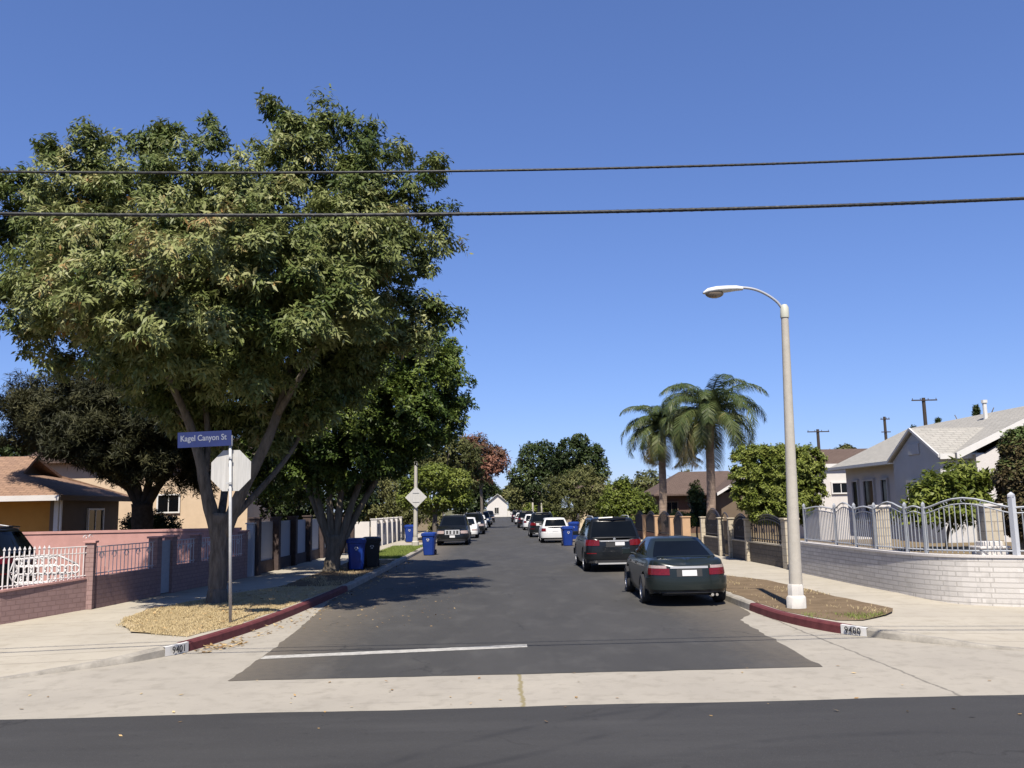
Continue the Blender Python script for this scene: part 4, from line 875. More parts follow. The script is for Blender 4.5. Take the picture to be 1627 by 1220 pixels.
# brick gate pillars inside the raised yard
for px, yb_, w, Y in ((1402, 870, .36, 22.6), (1576, 868, .36, 18.9)):
    p = D(px, yb_, Y); r = thing('gate_pillar', (p.x, Y, .85), 'white brick pillar inside the iron fence, ' + ('nearer the grey porch' if px < 1500 else 'below the leafy bush'), 'pillar', 'white brick pillars inside the iron fence')
    b = MB(); b.box((p.x, Y, 1.4), (w, w, 1.14)); b.build('shaft', M_CREAMB, r, bevel=.006); b = MB(); b.box((p.x, Y, 2.0), (w + .06, w + .06, .06)); b.build('cap', M_WSTUC, r, bevel=.01)
p = D(1572, 866, 17.9); b = MB(); b.box((p.x, 17.9, 1.0), (.55, .4, .3)); b.box((p.x, 17.9, 1.17), (.62, .47, .05)); b.box((p.x, 17.9, 1.24), (.4, .28, .1)); tag(b.build('planter', M_WSTUC, bevel=.02), 'low white masonry planter behind the iron fence', 'planter')

# --- right: low block walls with pillars and arched iron panels in front of the palm yard
r = thing('pillar_fence', (8.7, 27, .15), 'block fence with cream pillars and arched dark iron panels near the lamp post', 'fence')
def fx(Y): return float(np.interp(Y, [26.5, 34, 52, 80], [8.72, 8.55, 8.45, 8.45]))
ys = [27.0, 30.9, 33.0, 34.4, 37.3]
for i, Y in enumerate(ys):
    s = .42 if i == 0 else .2; pillar('pillar', (fx(Y) + s / 2 - .1, Y, .1), s, 1.62 if i == 0 else 1.58, M_CREAMB, r, 0, .05 if i == 0 else .04)
for i, (y0, y1) in enumerate(zip(ys, ys[1:])):
    y0 += .21 if i == 0 else .14; y1 -= .14; x0, x1 = fx(y0), fx(y1); hump = (.35, .35, .25, .55)[i]
    if i == 2:
        b = MB(); bars(b, (x0, y0), (x1, y1), .25, 1.5, 8, .012); rail(b, (x0, y0), (x1, y1), 0, 0, .03, 8, lambda u: 1.5 + .3 * math.sin(math.pi * u)); rail(b, (x0, y0), (x1, y1), .25, .25, .025); b.build('gate', M_DIRON, r); continue
    b = MB(); b.wall([(x0, y0, .05), (x1, y1, .05)], .80, -.16); b.build('block_wall', M_TANBLK, r)
    b = MB(); b.wall([(x0 - .03, y0, .802), (x1 - .03, y1, .802)], .85, -.22); b.build('wall_cap', M_CREAMB, r)
    b = MB(); k = 14; x0 += .08; x1 += .08; top = lambda u, h=hump: 1.35 + h * math.sin(math.pi * u) ** .7
    bars(b, (x0, y0), (x1, y1), .85, 0, k, .014, 0, top)
    for dz in (0, -.09, .06): rail(b, (x0, y0), (x1, y1), 0, 0, .024, 16, lambda u: top(u) + dz)
    rail(b, (x0, y0), (x1, y1), .95, .95, .02)
    for j in range(4):
        cc = Vector((x0 + (x1 - x0) * (j + .5) / 4, y0 + (y1 - y0) * (j + .5) / 4, 1.2))
        for sg in (-1, 1): scroll(b, cc, (0, 1), .14, .014, sg)
    if i == 3: b.wall([(x0 + .02, y0, .86), (x1 + .02, y1, .86)], 1.5, -.012)
    b.build('iron_panel', M_DIRON, r)
r = thing('pillar_fence', (8.5, 41, .15), 'low red brown wall with tan stucco pillars and dark iron panels', 'fence')
ys = [40.9, 43.8, 48.0, 51.8, 56, 60.5]
for i, Y in enumerate(ys): pillar('pillar', (fx(Y) + .05, Y, .1), .36 if i < 2 else .32, 1.55, M_TAN, r, 0, .05, M_TAN)
for i, (y0, y1) in enumerate(zip(ys, ys[1:])):
    y0 += .2; y1 -= .2; x0, x1 = fx(y0), fx(y1)
    b = MB(); b.wall([(x0, y0, .05), (x1, y1, .05)], .6, -.16); 
    if i: b.build('block_wall', M_REDB, r)
    b = MB(); top = lambda u: 1.4 + .4 * math.sin(math.pi * u); bars(b, (x0 + .05, y0), (x1 + .05, y1), .6 if i else .2, 0, 16, .014, 0, top)
    for dz in (0, -.1): rail(b, (x0 + .05, y0), (x1 + .05, y1), 0, 0, .026, 12, lambda u: top(u) + dz)
    rail(b, (x0 + .05, y0), (x1 + .05, y1), .7, .7, .02); b.build('iron_panel', M_DIRON, r)
b = MB(); b.wall([(8.95, 26.62, .1), (11.5, 26.62, .1)], .72, .16); tag(b.build('side_wall', M_CREAMB), 'short cream block wall between cream pillar and white brick wall', 'wall')

# ================================================================== BUILDINGS
def slab_roof(mb, poly, th=.12):           # sloping roof plane with a thickness straight down
    mb.prism(poly, (0, 0, -th))
def window(parent, c, w, h, nrm, m=M_GLASS, fm=M_WHITE, bars_v=1, bars_h=0, sill=True):
    n = Vector(nrm).normalized(); t = Vector((-n.y, n.x, 0)); ang = math.atan2(t.y, t.x); c = Vector(c); b = MB()
    for sx in (-1, 1): b.box(c + t * sx * (w / 2 + .03) + n * .02, (.07, .09, h + .14), ang)
    for sz in (-1, 1): b.box(c + Vector((0, 0, sz * (h / 2 + .03))) + n * .021, (w - .01, .09, .07), ang)
    for k in range(bars_v): b.box(c + t * ((k + 1) / (bars_v + 1) - .5) * w + n * .015, (.035, .05, h - .01), ang)
    for k in range(bars_h): b.box(c + Vector((0, 0, ((k + 1) / (bars_h + 1) - .5) * h)) + n * .012, (w - .01, .04, .035), ang)
    f = b.build('window', fm, parent)
    b = MB(); b.box(c - n * .005, (w, .03, h), ang); b.build('pane', m, f)
    return f
# --- brown roofed orange house on the left
X0, X1, Yf, Yr = -28.0, -16.55, 33.2, 39.0
r = thing('house', (-20, 34, .17), 'orange bungalow with brown hipped shingle roof behind the pink wall', 'house')
b = MB(); b.box(((X0 + X1) / 2 - .25, Yf + .9 + 2.2, 1.5), (X1 - X0 - .5, 4.4, 2.75)); b.build('front_wall', M_ORANGE, r)
b = MB(); b.box((X1 - .1, (Yf + Yr) / 2 + .1, 1.5), (.3, Yr - Yf - .5, 2.76)); b.build('side_wall', M_BROWN_SHADE, r)  # orange house's unlit side, its shade put into a brown colour
b = MB(); b.box((X1 - .02, Yf + .42, 1.5), (.16, .16, 2.74)); b.tube([(X1 + .14, Yf + .4, .3), (X1 + .14, Yf + .4, 2.8)], .05, 6); b.build('corner_post', M_WHITE, r)
ez, rz_, xr = 2.95, 4.62, X1 - 2.75; yc = 36.2; e0, e1, xa = Yf - .5, Yr + .5, X1 + .5
kx = xr + .85; kz = ez + (rz_ - ez) * .55; dy0, dy1 = yc - (yc - e0) * .45, yc + (e1 - yc) * .45
b = MB()
slab_roof(b, [(X0 - 4, e0, ez), (xa, e0, ez), (kx, dy0, kz), (xr + .55, yc, rz_), (X0 - 4, yc, rz_)])
slab_roof(b, [(X0 - 4, yc, rz_), (xr + .55, yc, rz_), (kx, dy1, kz), (xa, e1, ez), (X0 - 4, e1, ez)])
slab_roof(b, [(xa, e0 + .002, ez), (xa, e1 - .002, ez), (kx - .3, dy1, kz), (kx - .3, dy0, kz)]); b.build('roof', M_ROOFB, r)
b = MB(); b.prism([(xr + .1, dy0 + .1, kz - .1), (xr + .1, dy1 - .1, kz - .1), (xr + .1, yc, rz_ - .14)], (.08, 0, 0)); b.build('gable_vent', M_BROWN_SHADE, r)
b = MB(); b.box(((X0 - 4 + xa) / 2, e0 - .03, ez - .1), (xa - X0 + 4, .05, .2)); b.build('fascia', M_WSTUC, r)
b = MB(); b.box((xa + .03, (e0 + e1) / 2, ez - .1), (.05, e1 - e0 + .06, .2)); b.build('fascia', M_BROWN_SHADE, r)
window(r, (X1 + .06, 36.6, 1.75), 1.3, 1.3, (1, 0, 0))
# --- peach house behind the pine
r = thing('house', (-17, 47, .17), 'peach stucco house with a small white framed window behind the pine', 'house')
b = MB(); b.box((-17.5, 47.0, 2.5), (10.5, 7.0, 4.7)); b.build('wall', M_PEACH, r)
b = MB()
slab_roof(b, [(-23.3, 43.0, 4.85), (-11.7, 43.0, 4.85), (-11.7, 47, 6.1), (-23.3, 47, 6.1)]); slab_roof(b, [(-23.3, 47, 6.1), (-11.7, 47, 6.1), (-11.7, 51, 4.85), (-23.3, 51, 4.85)]); b.build('roof', M_ROOFB2, r)
p = D(268, 800, 43.48); window(r, (p.x, 43.48, p.z), 1.0, .8, (0, -1, 0), bars_v=1)
p = D(150, 800, 43.48); window(r, (p.x, 43.48, p.z), 1.2, .9, (0, -1, 0))
# --- pale grey roofed white bungalow on the raised corner lot
r = thing('house', (16, 30, .85), 'white bungalow with pale grey roof and front gable on the raised lot', 'house')
XE, XR, Y0, Y1 = 13.75, 17.2, 26.1, 36.6; ez, rz_ = 3.52, 5.10; sl = (rz_ - ez) / (XR - XE); XB = XR + (XR - XE)
gy, gh, gx = 28.15, 1.72, 13.3; gz = 4.42
yl, yr = gy + gh, gy - gh; gez = 3.50
b = MB(); b.box((17.3, (Y0 + .12 + Y1 - .35) / 2, 2.1), (6.0, Y1 - Y0 - .47, 2.72)); b.build('wall', M_WSTUC, r)          # main block
b = MB(); wl = Y0 + .122; b.prism([(14.32, wl, 3.3), (20.25, wl, 3.3), (XR, wl, rz_ - .16)], (0, .2, 0)); b.prism([(14.32, Y1 - .552, 3.3), (20.25, Y1 - .552, 3.3), (XR, Y1 - .552, rz_ - .16)], (0, .2, 0)); b.build('gable_wall', M_WSTUC, r)
b = MB(); hg = gh - .14; gwz = gz - .13; gsz = gwz - (gz - gez) / gh * hg; b.prism([(gx + .07, gy - hg, .8), (gx + .07, gy + hg, .8), (gx + .07, gy + hg, gsz), (gx + .07, gy, gwz), (gx + .07, gy - hg, gsz)], (1.3, 0, 0)); b.build('front_wall', M_GSTUC, r)
b = MB()
slab_roof(b, [(XE, Y0, ez), (XE, Y1, ez), (XR, Y1, rz_), (XR, Y0, rz_)], .14); slab_roof(b, [(XB, Y0, ez), (XR, Y0, rz_), (XR, Y1, rz_), (XB, Y1, ez)], .14)
xg = XE + (gz - ez) / sl + .1
slab_roof(b, [(gx, gy, gz), (gx, yr, gez), (XE + .3, yr, gez), (xg, gy, gz)], .1); slab_roof(b, [(gx, gy, gz), (xg, gy, gz), (XE + .3, yl, gez), (gx, yl, gez)], .1); rf = b.build('roof', M_ROOFG, r)
b = MB(); b.tube([(16.6, 29.6, 4.5), (16.6, 29.6, 5.4)], .07, 8); b.tube([(16.6, 29.6, 5.36), (16.6, 29.6, 5.46)], .1, 8); b.build('vent_pipe', M_WHITE, rf)
b = MB()
def board(p, q, th, dn): b.prism([p, q, (q[0], q[1], q[2] - dn), (p[0], p[1], p[2] - dn)], th)
board((XE - .1, Y0 - .004, ez - .01), (XR, Y0 - .004, rz_ + .03), (0, -.04, 0), .2); board((XR, Y0 - .004, rz_ + .03), (XB, Y0 - .004, ez - .01), (0, -.04, 0), .2); b.build('fascia', M_WHITE, r); b = MB()
board((XE - .03, yl + .05, ez - .004), (XE - .03, Y1, ez - .004), (-.05, 0, 0), .11); b.build('fascia', M_WHITE, r)
b = MB(); board((gx - .01, gy, gz + .02), (gx - .01, yr - .05, gez - .02), (-.05, 0, 0), .09); board((gx - .01, yl + .05, gez - .02), (gx - .01, gy, gz + .02), (-.05, 0, 0), .09); b.build('fascia', M_GSTUC, r)
b = MB(); board((gx, yr - .002, gez), (XE + .9, yr - .002, gez), (0, -.05, 0), .16); b.build('fascia', M_WHITE, r)
b = MB(); b.box((gx + .055, gy, 3.75), (.05, .75, .34)); b.build('gable_vent', M_GSTUC, r)
window(r, (gx + .068, gy + .1, 2.15), .9, 1.1, (-1, 0, 0), fm=M_GSTUC)
b = MB(); b.box((14.27, 31.0, 1.95), (.08, .95, 2.1)); b.build('door', M_DARK, r)
for y, w in ((32.6, .5), (34.0, .9), (35.3, .5)): window(r, (14.29, y, 2.15), w, 1.5, (-1, 0, 0), fm=M_GSTUC, bars_v=0)
b = MB(); b.tube([(13.95, 30.4, .85), (13.95, 30.4, 3.4)], .06, 6); b.build('porch_post', M_WHITE, r)
b = MB(); b.box((17.0, Y0 + .10, 1.65), (3.4, .06, 1.35)); b.build('garage_recess', M_DARK, r)
# --- white house further back on the right, brown roofed
r = thing('house', (19.5, 48, .17), 'small white house with brown roof edge behind the round clipped tree', 'house')
b = MB(); b.box((20.3, 48.5, 2.1), (7.4, 5, 4.0)); b.build('wall', M_WSTUC, r)
b = MB(); slab_roof(b, [(16.2, 45.85, 4.08), (24.4, 45.85, 4.08), (24.4, 48.5, 5.0), (16.2, 48.5, 5.0)]); slab_roof(b, [(16.2, 48.5, 5.0), (24.4, 48.5, 5.0), (24.4, 51.4, 4.08), (16.2, 51.4, 4.08)]); b.build('roof', M_ROOFB2, r)
b = MB(); b.box((20.3, 45.82, 3.98), (8.3, .05, .2)); b.build('fascia', M_WHITE, r)
p = D(1336, 775, 45.98); window(r, (p.x, 45.98, p.z), .9, .5, (0, -1, 0))
# --- brown roofed house behind the palms
r = thing('house', (14, 62, .17), 'brown house with dull brown hipped roof behind the two palms', 'house')
b = MB(); b.box((14.6, 64.5, 1.5), (7.0, 6.5, 2.75)); b.build('wall', mat('reddish brown stucco', (.13, .075, .055), .9, .12, 2), r)
b = MB(); b.box((16.6, 60.2, 1.5), (3.6, 2.3, 2.74)); b.build('wing_wall', M_BROWN_SHADE, r)
b = MB(); slab_roof(b, [(10.6, 60.6, 2.85), (18.8, 60.6, 2.85), (16.8, 64.5, 4.5), (13.2, 64.5, 4.5)]); slab_roof(b, [(10.6, 60.6, 2.852), (13.2, 64.5, 4.502), (10.6, 68.4, 2.852)])
slab_roof(b, [(18.8, 68.4, 2.85), (10.6, 68.4, 2.85), (13.2, 64.5, 4.5), (16.8, 64.5, 4.5)])
slab_roof(b, [(14.5, 58.4, 2.86), (16.6, 58.4, 4.1), (16.6, 64.4, 4.1), (14.5, 64.4, 2.86)]); slab_roof(b, [(18.7, 58.4, 2.86), (18.7, 64.4, 2.86), (16.6, 64.4, 4.1), (16.6, 58.4, 4.1)]); b.build('roof', M_ROOFB2, r)
b = MB(); board((14.4, 58.39, 2.86), (16.6, 58.39, 4.13), (0, -.05, 0), .2); board((16.6, 58.39, 4.13), (18.8, 58.39, 2.86), (0, -.05, 0), .2); b.build('fascia', M_WHITE, r)
for x in (11.9, 13.6): window(r, (x, 61.24, 1.7), .8, 1.2, (0, -1, 0), fm=M_BROWN_SHADE)
# --- tan house glimpsed beyond the kerbside tree
r = thing('house', (9.5, 84, .17), 'pale tan house wall seen under the grey green kerbside tree', 'house')
b = MB(); b.box((11.5, 86, 1.5), (8, 6, 2.7)); b.build('wall', mat('pale tan stucco', (.62, .5, .33), .9, .06, 2), r)
b = MB(); slab_roof(b, [(7.1, 82.5, 2.86), (15.9, 82.5, 2.86), (15.9, 86, 4.2), (7.1, 86, 4.2)]); slab_roof(b, [(7.1, 86, 4.2), (15.9, 86, 4.2), (15.9, 89.5, 2.86), (7.1, 89.5, 2.86)]); b.build('roof', M_ROOFB2, r)
b = MB(); b.box((9.6, 82.98, 1.2), (.9, .06, 2.0)); b.build('door', M_BROWN_SHADE, r)
# --- white house closing the street
r = thing('house', (-.3, 214, .1), 'white gabled house with one dark window closing the far end', 'house')
b = MB(); b.prism([(-3.0, 216, 0), (2.0, 216, 0), (2.0, 216, 3.2), (.4, 216, 5.2), (-.5, 216, 5.2), (-3.0, 216, 3.2)], (0, 8, 0)); b.box((3.4, 216.6, .7), (3.2, .4, 1.4)); b.build('wall', M_WSTUC, r)
b = MB(); slab_roof(b, [(-3.5, 215.5, 3.1), (-.3, 215.5, 5.6), (-.3, 224.5, 5.6), (-3.5, 224.5, 3.1)]); slab_roof(b, [(2.6, 215.5, 3.1), (2.6, 224.5, 3.1), (-.3, 224.5, 5.6), (-.3, 215.5, 5.6)]); b.build('roof', mat('pale roof', (.6, .59, .56), .9, .05, 3), r)
window(r, (-.6, 215.97, 1.55), 1.0, 1.4, (0, -1, 0), m=M_DARK)

# ================================================================== POLES, SIGNS, CABLES
# lamp post
g0 = P(1266, 966, .15); top = D(1246, 484, g0.y); ax = (top - g0)
r = thing('lamp_post', g0, 'tall pale concrete street lamp with curved arm on the dirt strip', 'street lamp')
b = MB(); b.lathe([(.19, -.05), (.19, .2), (.165, .23), (.15, .24), (.15, .42), (.135, .45)], g0, 8); b.build('base', mat('lamp base concrete', (.66, .63, .58), .85, .07, 7, .2), r, smooth=True, fix=False)
b = MB(); k = 14; b.tube([g0 + ax * (.07 + .90 * i / k) for i in range(k + 1)], [.125 - .055 * i / k for i in range(k + 1)], 14); b.build('pole', M_CONC, r, smooth=True)
b = MB(); b.tube([g0 + ax * .955, g0 + ax * .962, g0 + ax * .99, g0 + ax * 1.0], [.085, .088, .082, .05], 12); b.build('cap', mat('painted cap', (.6, .6, .5), .5, .06, 6), r, smooth=True)
ap = [D(x, y, g0.y + dy) for x, y, dy in ((1244, 492, 0), (1235, 480, 0), (1220, 469, 0), (1203, 461, 0), (1187, 457.5, 0), (1172, 457, 0))]
b = MB(); b.tube(smooth_path(ap, 4), .028, 8); b.build('arm', mat('light grey arm paint', (.55, .56, .58), .4, .06, 6, metal=.3), r, smooth='all')
hp = [D(x, y, g0.y) for x, y in ((1180, 459), (1170, 459), (1155, 460.5), (1138, 462), (1124, 464), (1117, 466))]
b = MB(); rows = []
for i, (p, w, h) in enumerate(zip(hp, (.045, .075, .13, .15, .12, .03), (.05, .07, .085, .09, .075, .025))):
    rows.append([p + Vector((0, w * math.cos(a), h * (math.sin(a) if math.sin(a) > 0 else .55 * math.sin(a)))) for a in [2 * math.pi * k / 14 for k in range(15)]])
b.grid(rows); hd = b.build('lamp_head', mat('white lamp housing', (.76, .76, .75), .4, .04, 4), r, smooth='all')
b = MB(); c = D(1135, 466, g0.y); rows = []
for j in range(6):
    t = j / 5 * math.pi / 2; rows.append([c + Vector((.19 * math.cos(t) * math.cos(a), .13 * math.cos(t) * math.sin(a), -.10 * math.sin(t))) for a in [2 * math.pi * k / 14 for k in range(15)]])
b.grid(rows); b.build('lens', mat('lamp lens', (.30, .24, .18), .15, .1, 5, spec=.6), hd, smooth='all')

# concrete light pole with the diamond sign, beyond the bins
g1 = P(660, 868, .15); t1 = D(661, 700, g1.y)
r = thing('light_pole', g1, 'slender concrete light pole with curved arm half lost in leaves on the left', 'street lamp')
b = MB(); b.tube([g1 + (t1 - g1) * (i / 8) for i in range(9)], [.13 - .055 * i / 8 for i in range(9)], 10); b.build('pole', M_CONC, r, smooth='all')
b = MB(); b.lathe([(.2, -.05), (.2, .25), (.15, .3), (.14, .5)], g1, 8); b.build('base', M_CONC, r, fix=False)
b = MB(); b.tube(smooth_path([t1, t1 + Vector((.35, 0, .35)), t1 + Vector((1.0, 0, .55)), t1 + Vector((1.5, 0, .56))], 4), .03, 6); b.box(t1 + Vector((1.75, 0, .56)), (.55, .22, .13)); b.build('arm', M_GALV, r)
cd = D(661, 790, g1.y - .2); h = .60
r = thing('diamond_sign', cd - Vector((0, 0, h)), 'grey back of a diamond shaped road sign fixed to the light pole', 'road sign')
b = MB(); b.prism([cd + Vector((-h, 0, 0)), cd + Vector((0, 0, -h)), cd + Vector((h, 0, 0)), cd + Vector((0, 0, h))], (0, .01, 0)); b.build('panel', M_SIGNBACK, r)
b = MB(); 
for z in (-.25, .25): b.box(cd + Vector((0, -.012, z)), (.36, .02, .04))
b.build('bracket', M_GALV, r)

# stop sign seen from behind, with the street name plate above it
g2 = P(366, 990, .15); tp2 = D(366, 690, g2.y); axs = tp2 - g2
r = thing('stop_sign', g2, 'bare metal back of an octagonal stop sign on a thin post', 'road sign')
b = MB(); b.tube([g2 - Vector((0, 0, .05)), tp2], .03, 10); b.build('post', M_GALV, r, smooth='all')
oc = D(367, 747.5, g2.y + .045); ro = .385 / math.cos(math.pi / 8)
b = MB(); pl = [oc + Vector((ro * math.cos(math.pi / 8 + k * math.pi / 4), -ro * .10 * math.cos(math.pi / 8 + k * math.pi / 4), ro * math.sin(math.pi / 8 + k * math.pi / 4))) for k in range(8)]
b.prism(pl, (0, .004, 0)); b.build('panel', M_SIGNBACK, r)
b = MB()
for z in (-.24, .24): b.box(oc + Vector((-.01, -.085, z)), (.1, .015, .045)); b.tube([oc + Vector((-.01, -.1, z)), oc + Vector((-.01, 0, z))], .01, 6)
b.build('bracket', M_GALV, r)
r = thing('street_name_sign', D(325, 712, g2.y - .06), 'shade darkened blue street name plate above the octagonal sign', 'street sign')
pc = D(325, 697.5, g2.y - .06); tilt = math.atan2(D(367, 696, g2.y).z - D(283, 700, g2.y).z, D(367, 696, g2.y).x - D(283, 700, g2.y).x)
xa_, za_ = Vector((math.cos(tilt), 0, math.sin(tilt))), Vector((-math.sin(tilt), 0, math.cos(tilt))); hw_, hh_ = .505, .145
b = MB(); b.prism([pc - xa_ * hw_ - za_ * hh_, pc + xa_ * hw_ - za_ * hh_, pc + xa_ * hw_ + za_ * hh_, pc - xa_ * hw_ + za_ * hh_], (0, .012, 0)); b.build('plate', M_BLUE, r)
b = MB(); b.box(pc + xa_ * (hw_ - .02) + Vector((0, .04, -.05)), (.06, .05, .2)); b.build('clamp', M_GALV, r)
M = Matrix((xa_, za_, Vector((0, -1, 0)))).transposed().to_4x4(); M.translation = pc + Vector((0, -.003, 0)) + za_ * .02 - xa_ * .02 - r.location
text_mesh('lettering', 'Kagel Canyon St', .155, mat('shade dimmed lettering', (.22, .24, .31), .6, .1, 6), r, M, .0015, .84)  # white letters dimmed in colour to stand for tree shade

# overhead cables between poles outside the picture
def cable(name, label, YC, pts, rad, seed, twist=0):
    b = MB(); g = random.Random(seed)
    P3 = [D(x, y, YC) for x, y in pts]; A = np.polyfit([p.x for p in P3], [p.z for p in P3], 2); xs = np.arange(-22, 22.01, .04 if twist else .5)
    fn = lambda x: float(np.polyval(A, x)) 
    if twist:
        b.tube([(x, YC, fn(x)) for x in xs[::10]], rad * .8, 6)
        for k in range(2): b.tube([(x, YC + rad * .42 * math.cos(x * 24 + k * math.pi), fn(x) + rad * .42 * math.sin(x * 24 + k * math.pi)) for x in xs], rad * .5, 4)
    else: b.tube([(x, YC, fn(x)) for x in xs], rad, 8)
    return tag(b.build(name, M_CABLE, smooth='all'), label, 'cable', 'overhead cables crossing the street')
cable('overhead_cable', 'upper thinner overhead cable crossing in front of the tree top', 10.4, [(0, 273), (420, 273), (800, 271.5), (1200, 261), (1627, 244)], .019, 1, 1)
cable('overhead_cable', 'lower thicker twisted overhead cable crossing the street', 10.4, [(0, 340), (420, 340.5), (800, 340), (1200, 330.5), (1627, 315)], .027, 2, 1)
# distant utility poles
for px, py0, Y, arm, lb in ((1467, 632, 75, 2.2, 'tallest dark utility pole with one crossarm above the grey gable'), (1299, 682, 88, 2.2, 'utility pole with one crossarm beside the round clipped tree'), (1405, 662, 95, 1.0, 'thin utility pole with short crossarms between two wider ones')):
    t = D(px, py0, Y); r = thing('utility_pole', (t.x, Y, .17), lb, 'utility pole', 'utility poles beyond the houses')
    b = MB(); b.tube([(t.x, Y, 0), (t.x, Y, t.z)], [.2, .15], 8); b.build('pole', M_WOODP, r)
    b = MB(); z = D(px, py0 + 4, Y).z
    for k in range(1 if arm > 2 else 2): b.box((t.x, Y - .15, z - k * 1.4), (arm, .09, .10))
    for k in range(4): b.tube([(t.x + (k / 3 - .5) * (arm - .15), Y - .15, z + .04), (t.x + (k / 3 - .5) * (arm - .15), Y - .15, z + .18)], .03, 6)
    b.build('crossarm', M_WOODP, r)
# two pale poles far down the right side
for px, lb in ((846, 'nearer kerb side of two pale far poles on the right'), (860, 'right hand one of two pale far poles on the right')):
    t = D(px, 783 + (px - 846) * .1, 112); b = MB(); b.tube([(t.x, 112, .1), (t.x, 112, t.z)], [.14, .08], 8); b.tube([(t.x, 112, t.z - .05), (t.x - .5, 112, t.z + .25), (t.x - 1.1, 112, t.z + .3)], .04, 6); tag(b.build('light_pole', M_CONC, smooth='all'), lb, 'street lamp', 'pale far poles')

# ================================================================== WHEELED BINS
def bin_proto(lid_m, body_m):
    r = thing('wheeled_bin', (0, 0, 0), 'bin', 'bin')
    b = MB(); rows = []
    def ring(z, w, d, yo=0):
        c = .07; return [Vector((x, y + yo, z)) for x, y in ((-w + c, -d), (w - c, -d), (w, -d + c), (w, d - c), (w - c, d), (-w + c, d), (-w, d - c), (-w, -d + c), (-w + c, -d))]
    rows = [ring(.03, .235, .26), ring(.30, .255, .29), ring(.86, .30, .36), ring(.90, .30, .36), ring(.905, .33, .39), ring(.99, .335, .395), ring(.995, .30, .36)]
    b.grid(rows); b.add(rows[0][:8], [tuple(range(8))]); b.add(rows[-1][:8], [tuple(range(8))]); b.build('body', body_m, r, world=False, bevel=.008)
    b = MB(); rows = [ring(.997, .325, .385), ring(1.03, .325, .385), ring(1.07, .22, .26), ring(1.075, .02, .02)]; b.grid(rows); b.tube([(-.26, .43, 1.0), (.26, .43, 1.0)], .02, 6); b.build('lid', lid_m, r, world=False, bevel=.006)
    b = MB(); b.tube([(-.25, .45, .93), (.25, .45, .93)], .018, 6)
    for s in (-1, 1): b.tube([(s * .25, .38, .93), (s * .25, .45, .93)], .018, 6)
    b.build('handle', body_m, r, world=False)
    for s in (-1, 1):
        b = MB(); b.tube([(s * .235, .27, .13), (s * .295, .27, .13)], .13, 14); b.build('wheel', M_TYRE, r, world=False)
    b = MB()                                # the recycling mark, three short arrows
    for k in range(3):
        a = math.pi / 2 + k * 2 * math.pi / 3; p0 = Vector((.062 * math.cos(a + .35), 0, .062 * math.sin(a + .35))); p1 = Vector((.062 * math.cos(a + 1.75), 0, .062 * math.sin(a + 1.75))); d = (p1 - p0).normalized(); n = Vector((-d.z, 0, d.x)) * .013; o = Vector((0, -.353, .73))
        b.prism([o + p0 - n, o + p1 - n - d * .03, o + p1 - n * 2.2 - d * .03, o + p1, o + p1 + n * 2.2 - d * .03, o + p1 + n - d * .03, o + p0 + n], (0, .004, 0))
    b.build('mark', M_WHITE, r, world=False)
    return r
bb = bin_proto(M_BIN, M_BIN); bd = bin_proto(M_BIND, M_BIND)
first = {id(bb): True, id(bd): True}
def put_bin(proto, p, rz, label, group='blue wheeled bins put out along the kerb'):
    o = proto if first.pop(id(proto), None) else copy_tree(proto)
    o.location = p; o.rotation_euler.z = rz; tag(o, label, None, group)
put_bin(bb, P(566, 905, .156), .15, 'blue wheeled bin in the tree shade against the second street tree')
put_bin(bb, P(682, 882, .004), -.1, 'blue wheeled bin standing in the left gutter, lid slightly open')
put_bin(bb, P(651, 861, .15), .05, 'blue wheeled bin on the pavement beside the pole with the diamond sign')
put_bin(bb, P(902, 867, .004), .1, 'blue wheeled bin in the right gutter behind the white car')
put_bin(bb, P(912.5, 857, .15), -.2, 'blue wheeled bin on the kerb farther back beside the white car')
put_bin(bd, P(590, 901, .156), .2, 'black wheeled bin in deep shade right of a blue bin', 'dark bins')

# white openwork screen leaning behind the pickets
c = Vector((-10.75, 21.4, .17)); r = thing('lattice_screen', c, 'white openwork scroll panel standing behind the white pickets', 'screen')
b = MB(); g = random.Random(3)
for i in range(9):
    for j in range(4 + (i < 6) * 1):
        p = c + Vector(((i - 4) * .14 + (j % 2) * .07, .28 * (i - 4) * .14, .18 + j * .19))
        pts = [p + Vector((.085 * math.cos(a), .02 * math.cos(a), .095 * math.sin(a))) for a in [2 * math.pi * k / 10 for k in range(11)]]; b.tube(pts, .02 + .008 * g.random(), 5)
b.tube([c + Vector((-.65, -.18, .1)), c + Vector((.65, .18, .1))], .03, 5); b.tube([c + Vector((-.65, -.18, 1.0)), c + Vector((.25, .07, 1.08)), c + Vector((.66, .18, .85))], .03, 5)
b.build('openwork', M_WIRON, r, smooth='all')

# ================================================================== CARS (rear bumper at y = 0, nose at y = L)
def bake_bool(o, cutters):
    for c in cutters:
        md = o.modifiers.new('cut', 'BOOLEAN'); md.operation = 'DIFFERENCE'; md.solver = 'EXACT'; md.object = c
    dg = bpy.context.evaluated_depsgraph_get(); me = bpy.data.meshes.new_from_object(o.evaluated_get(dg)); o.modifiers.clear()
    old = o.data; o.data = me; bpy.data.meshes.remove(old)
    for c in cutters: d = c.data; bpy.data.objects.remove(c); bpy.data.meshes.remove(d)


